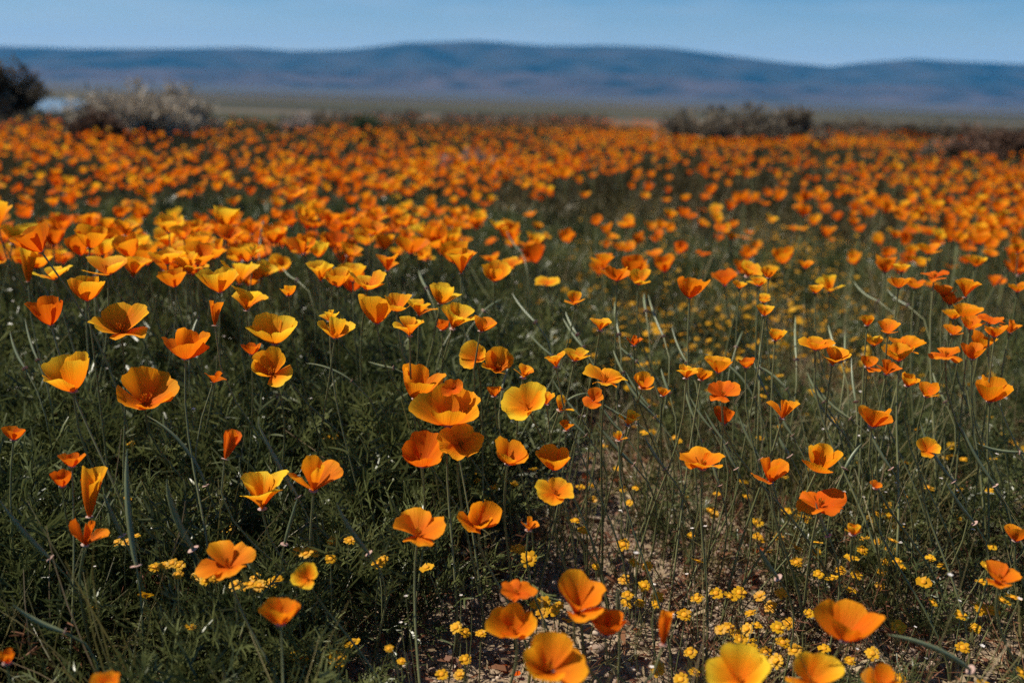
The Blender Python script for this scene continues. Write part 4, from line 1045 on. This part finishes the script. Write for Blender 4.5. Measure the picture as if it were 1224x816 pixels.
make_shrub("shrub", -2, 133, 78, 60, M_SHRUB_DARK, "tall dark rounded shrub beside the pale pool", 50, 6000, .10, 6, .8)
make_shrub("dry_shrub", 112, 157, 60, 24, M_SHRUB_BROWN, "low dark brown dry brush under the pale tan mound", 51, 3000, .05, 4)
make_shrub("dry_shrub", 172, 156, 150, 54, M_SHRUB_TAN, "pale tan mounded dry brush beside the tall dark shrub", 52, 6500, .055, 6)
make_shrub("dry_shrub", 222, 148, 60, 48, M_SHRUB_TAN, "smaller tan dry brush at the end of the mound", 53, 2600, .05, 4)
make_shrub("shrub", 435, 152, 40, 16, M_SHRUB_GREEN, "small green shrub standing alone among distant poppies", 55, 1500, .05, 3)
make_shrub("shrub", 352, 146, 50, 14, M_SHRUB_GREY, "low grey brush in the distant orange field beside green shrub", 56, 1200, .05, 3)
make_shrub("dry_shrub", 560, 182, 80, 14, M_SHRUB_GREY, "wide grey dry brush patch amid poppies below the ridge dip", 57, 2200, .035, 5, .9)
make_shrub("shrub", 838, 163, 124, 33, M_SHRUB_DARK, "widest dark brown shrub in the middle of the orange field", 60, 6000, .06, 6, .7)
make_shrub("shrub", 905, 164, 92, 34, M_SHRUB_DARK, "dark brown shrub joined to the widest one", 61, 4000, .06, 5, .7)
make_shrub("shrub", 944, 161, 44, 42, M_SHRUB_DARK, "small upright dark shrub ending the joined pair", 62, 1800, .06, 3, .8)
make_shrub("dry_shrub", 984, 166, 34, 14, M_SHRUB_DARK, "small low dark bush alone past the joined shrubs", 63, 900, .05, 3)
make_shrub("dry_shrub", 1188, 178, 96, 30, M_SHRUB_BROWN, "reddish brown dead brush at the orange field's side", 64, 3600, .05, 5)
make_shrub("dry_shrub", 1120, 176, 50, 12, M_SHRUB_DARK, "low dark bush beside reddish brown dead brush", 65, 1200, .05, 3)
for k, x in enumerate((985, 1022, 1062, 1098, 1140, 1180, 1216)):
    make_shrub("hedge_shrub", x, 149 + (x - 985) * .027, 52, 9 + 2 * math.sin(k * 2.1), M_SHRUB_DARK, "dark low shrub in the hedge line along the plain", 70 + k, 900, .07, 3, .6, "shrubs in the far hedge line")

def scrub_line():
    """Dark low scrub that closes the field off from the plain."""
    r_ = np.random.default_rng(91); n = 700
    a = r_.uniform(-R(38), R(38), n); r = field_edge(a) + r_.uniform(-.3, 3, n); x, y = r * np.sin(a), r * np.cos(a)
    keep = fbm(a * 26, 0 * a, 92, 3) > -.15; x, y = x[keep], y[keep]; n = len(x)
    def f(mb, q):
        for k in range(40):
            v = q.normal(0, 1, 3); v[2] = abs(v[2]); v /= np.linalg.norm(v); b = v * q.uniform(.2, .7); strip(mb, b, b + v * .35, .05, .015, q.normal(0, 1, 3))
    pr = [proto("scrub_variant", f, [M_SHRUB_DARK], 95 + k) for k in range(3)]
    instancer("scrub", pr, np.stack([x, y, terrain(x, y)], -1), r_.uniform(0, 6.28, n), np.stack([r_.uniform(.15, .35, n)] * 2 + [r_.uniform(.22, .36, n)], -1), r_.integers(0, 3, n),
              "dark low scrub line closing the poppy field from the plain", "scrub")
scrub_line()

# ------------------------------------------------------------------ haze
def build_haze():
    x0, x1, y0, y1, z0, z1 = -30000, 30000, -17000, 17000, -75, 900
    V = [(x, y, z) for z in (z0, z1) for x, y in ((x0, y0), (x1, y0), (x1, y1), (x0, y1))]
    Q = [(3, 2, 1, 0), (4, 5, 6, 7), (0, 1, 5, 4), (1, 2, 6, 5), (2, 3, 7, 6), (3, 0, 4, 7)]
    m, N, L, out = new_mat("haze")
    v = N.new("ShaderNodeVolumePrincipled"); v.inputs['Color'].default_value = (0.04, 0.42, 1.0, 1)
    v.inputs['Density'].default_value = 4.4e-5; v.inputs['Anisotropy'].default_value = 0.0
    L.new(v.outputs[0], out.inputs['Volume'])
    o = add("haze", mesh_np("haze", V, Q, None, [m], smooth=False)); tag(o, "thin bluish air over the plain", kind="stuff")
build_haze()
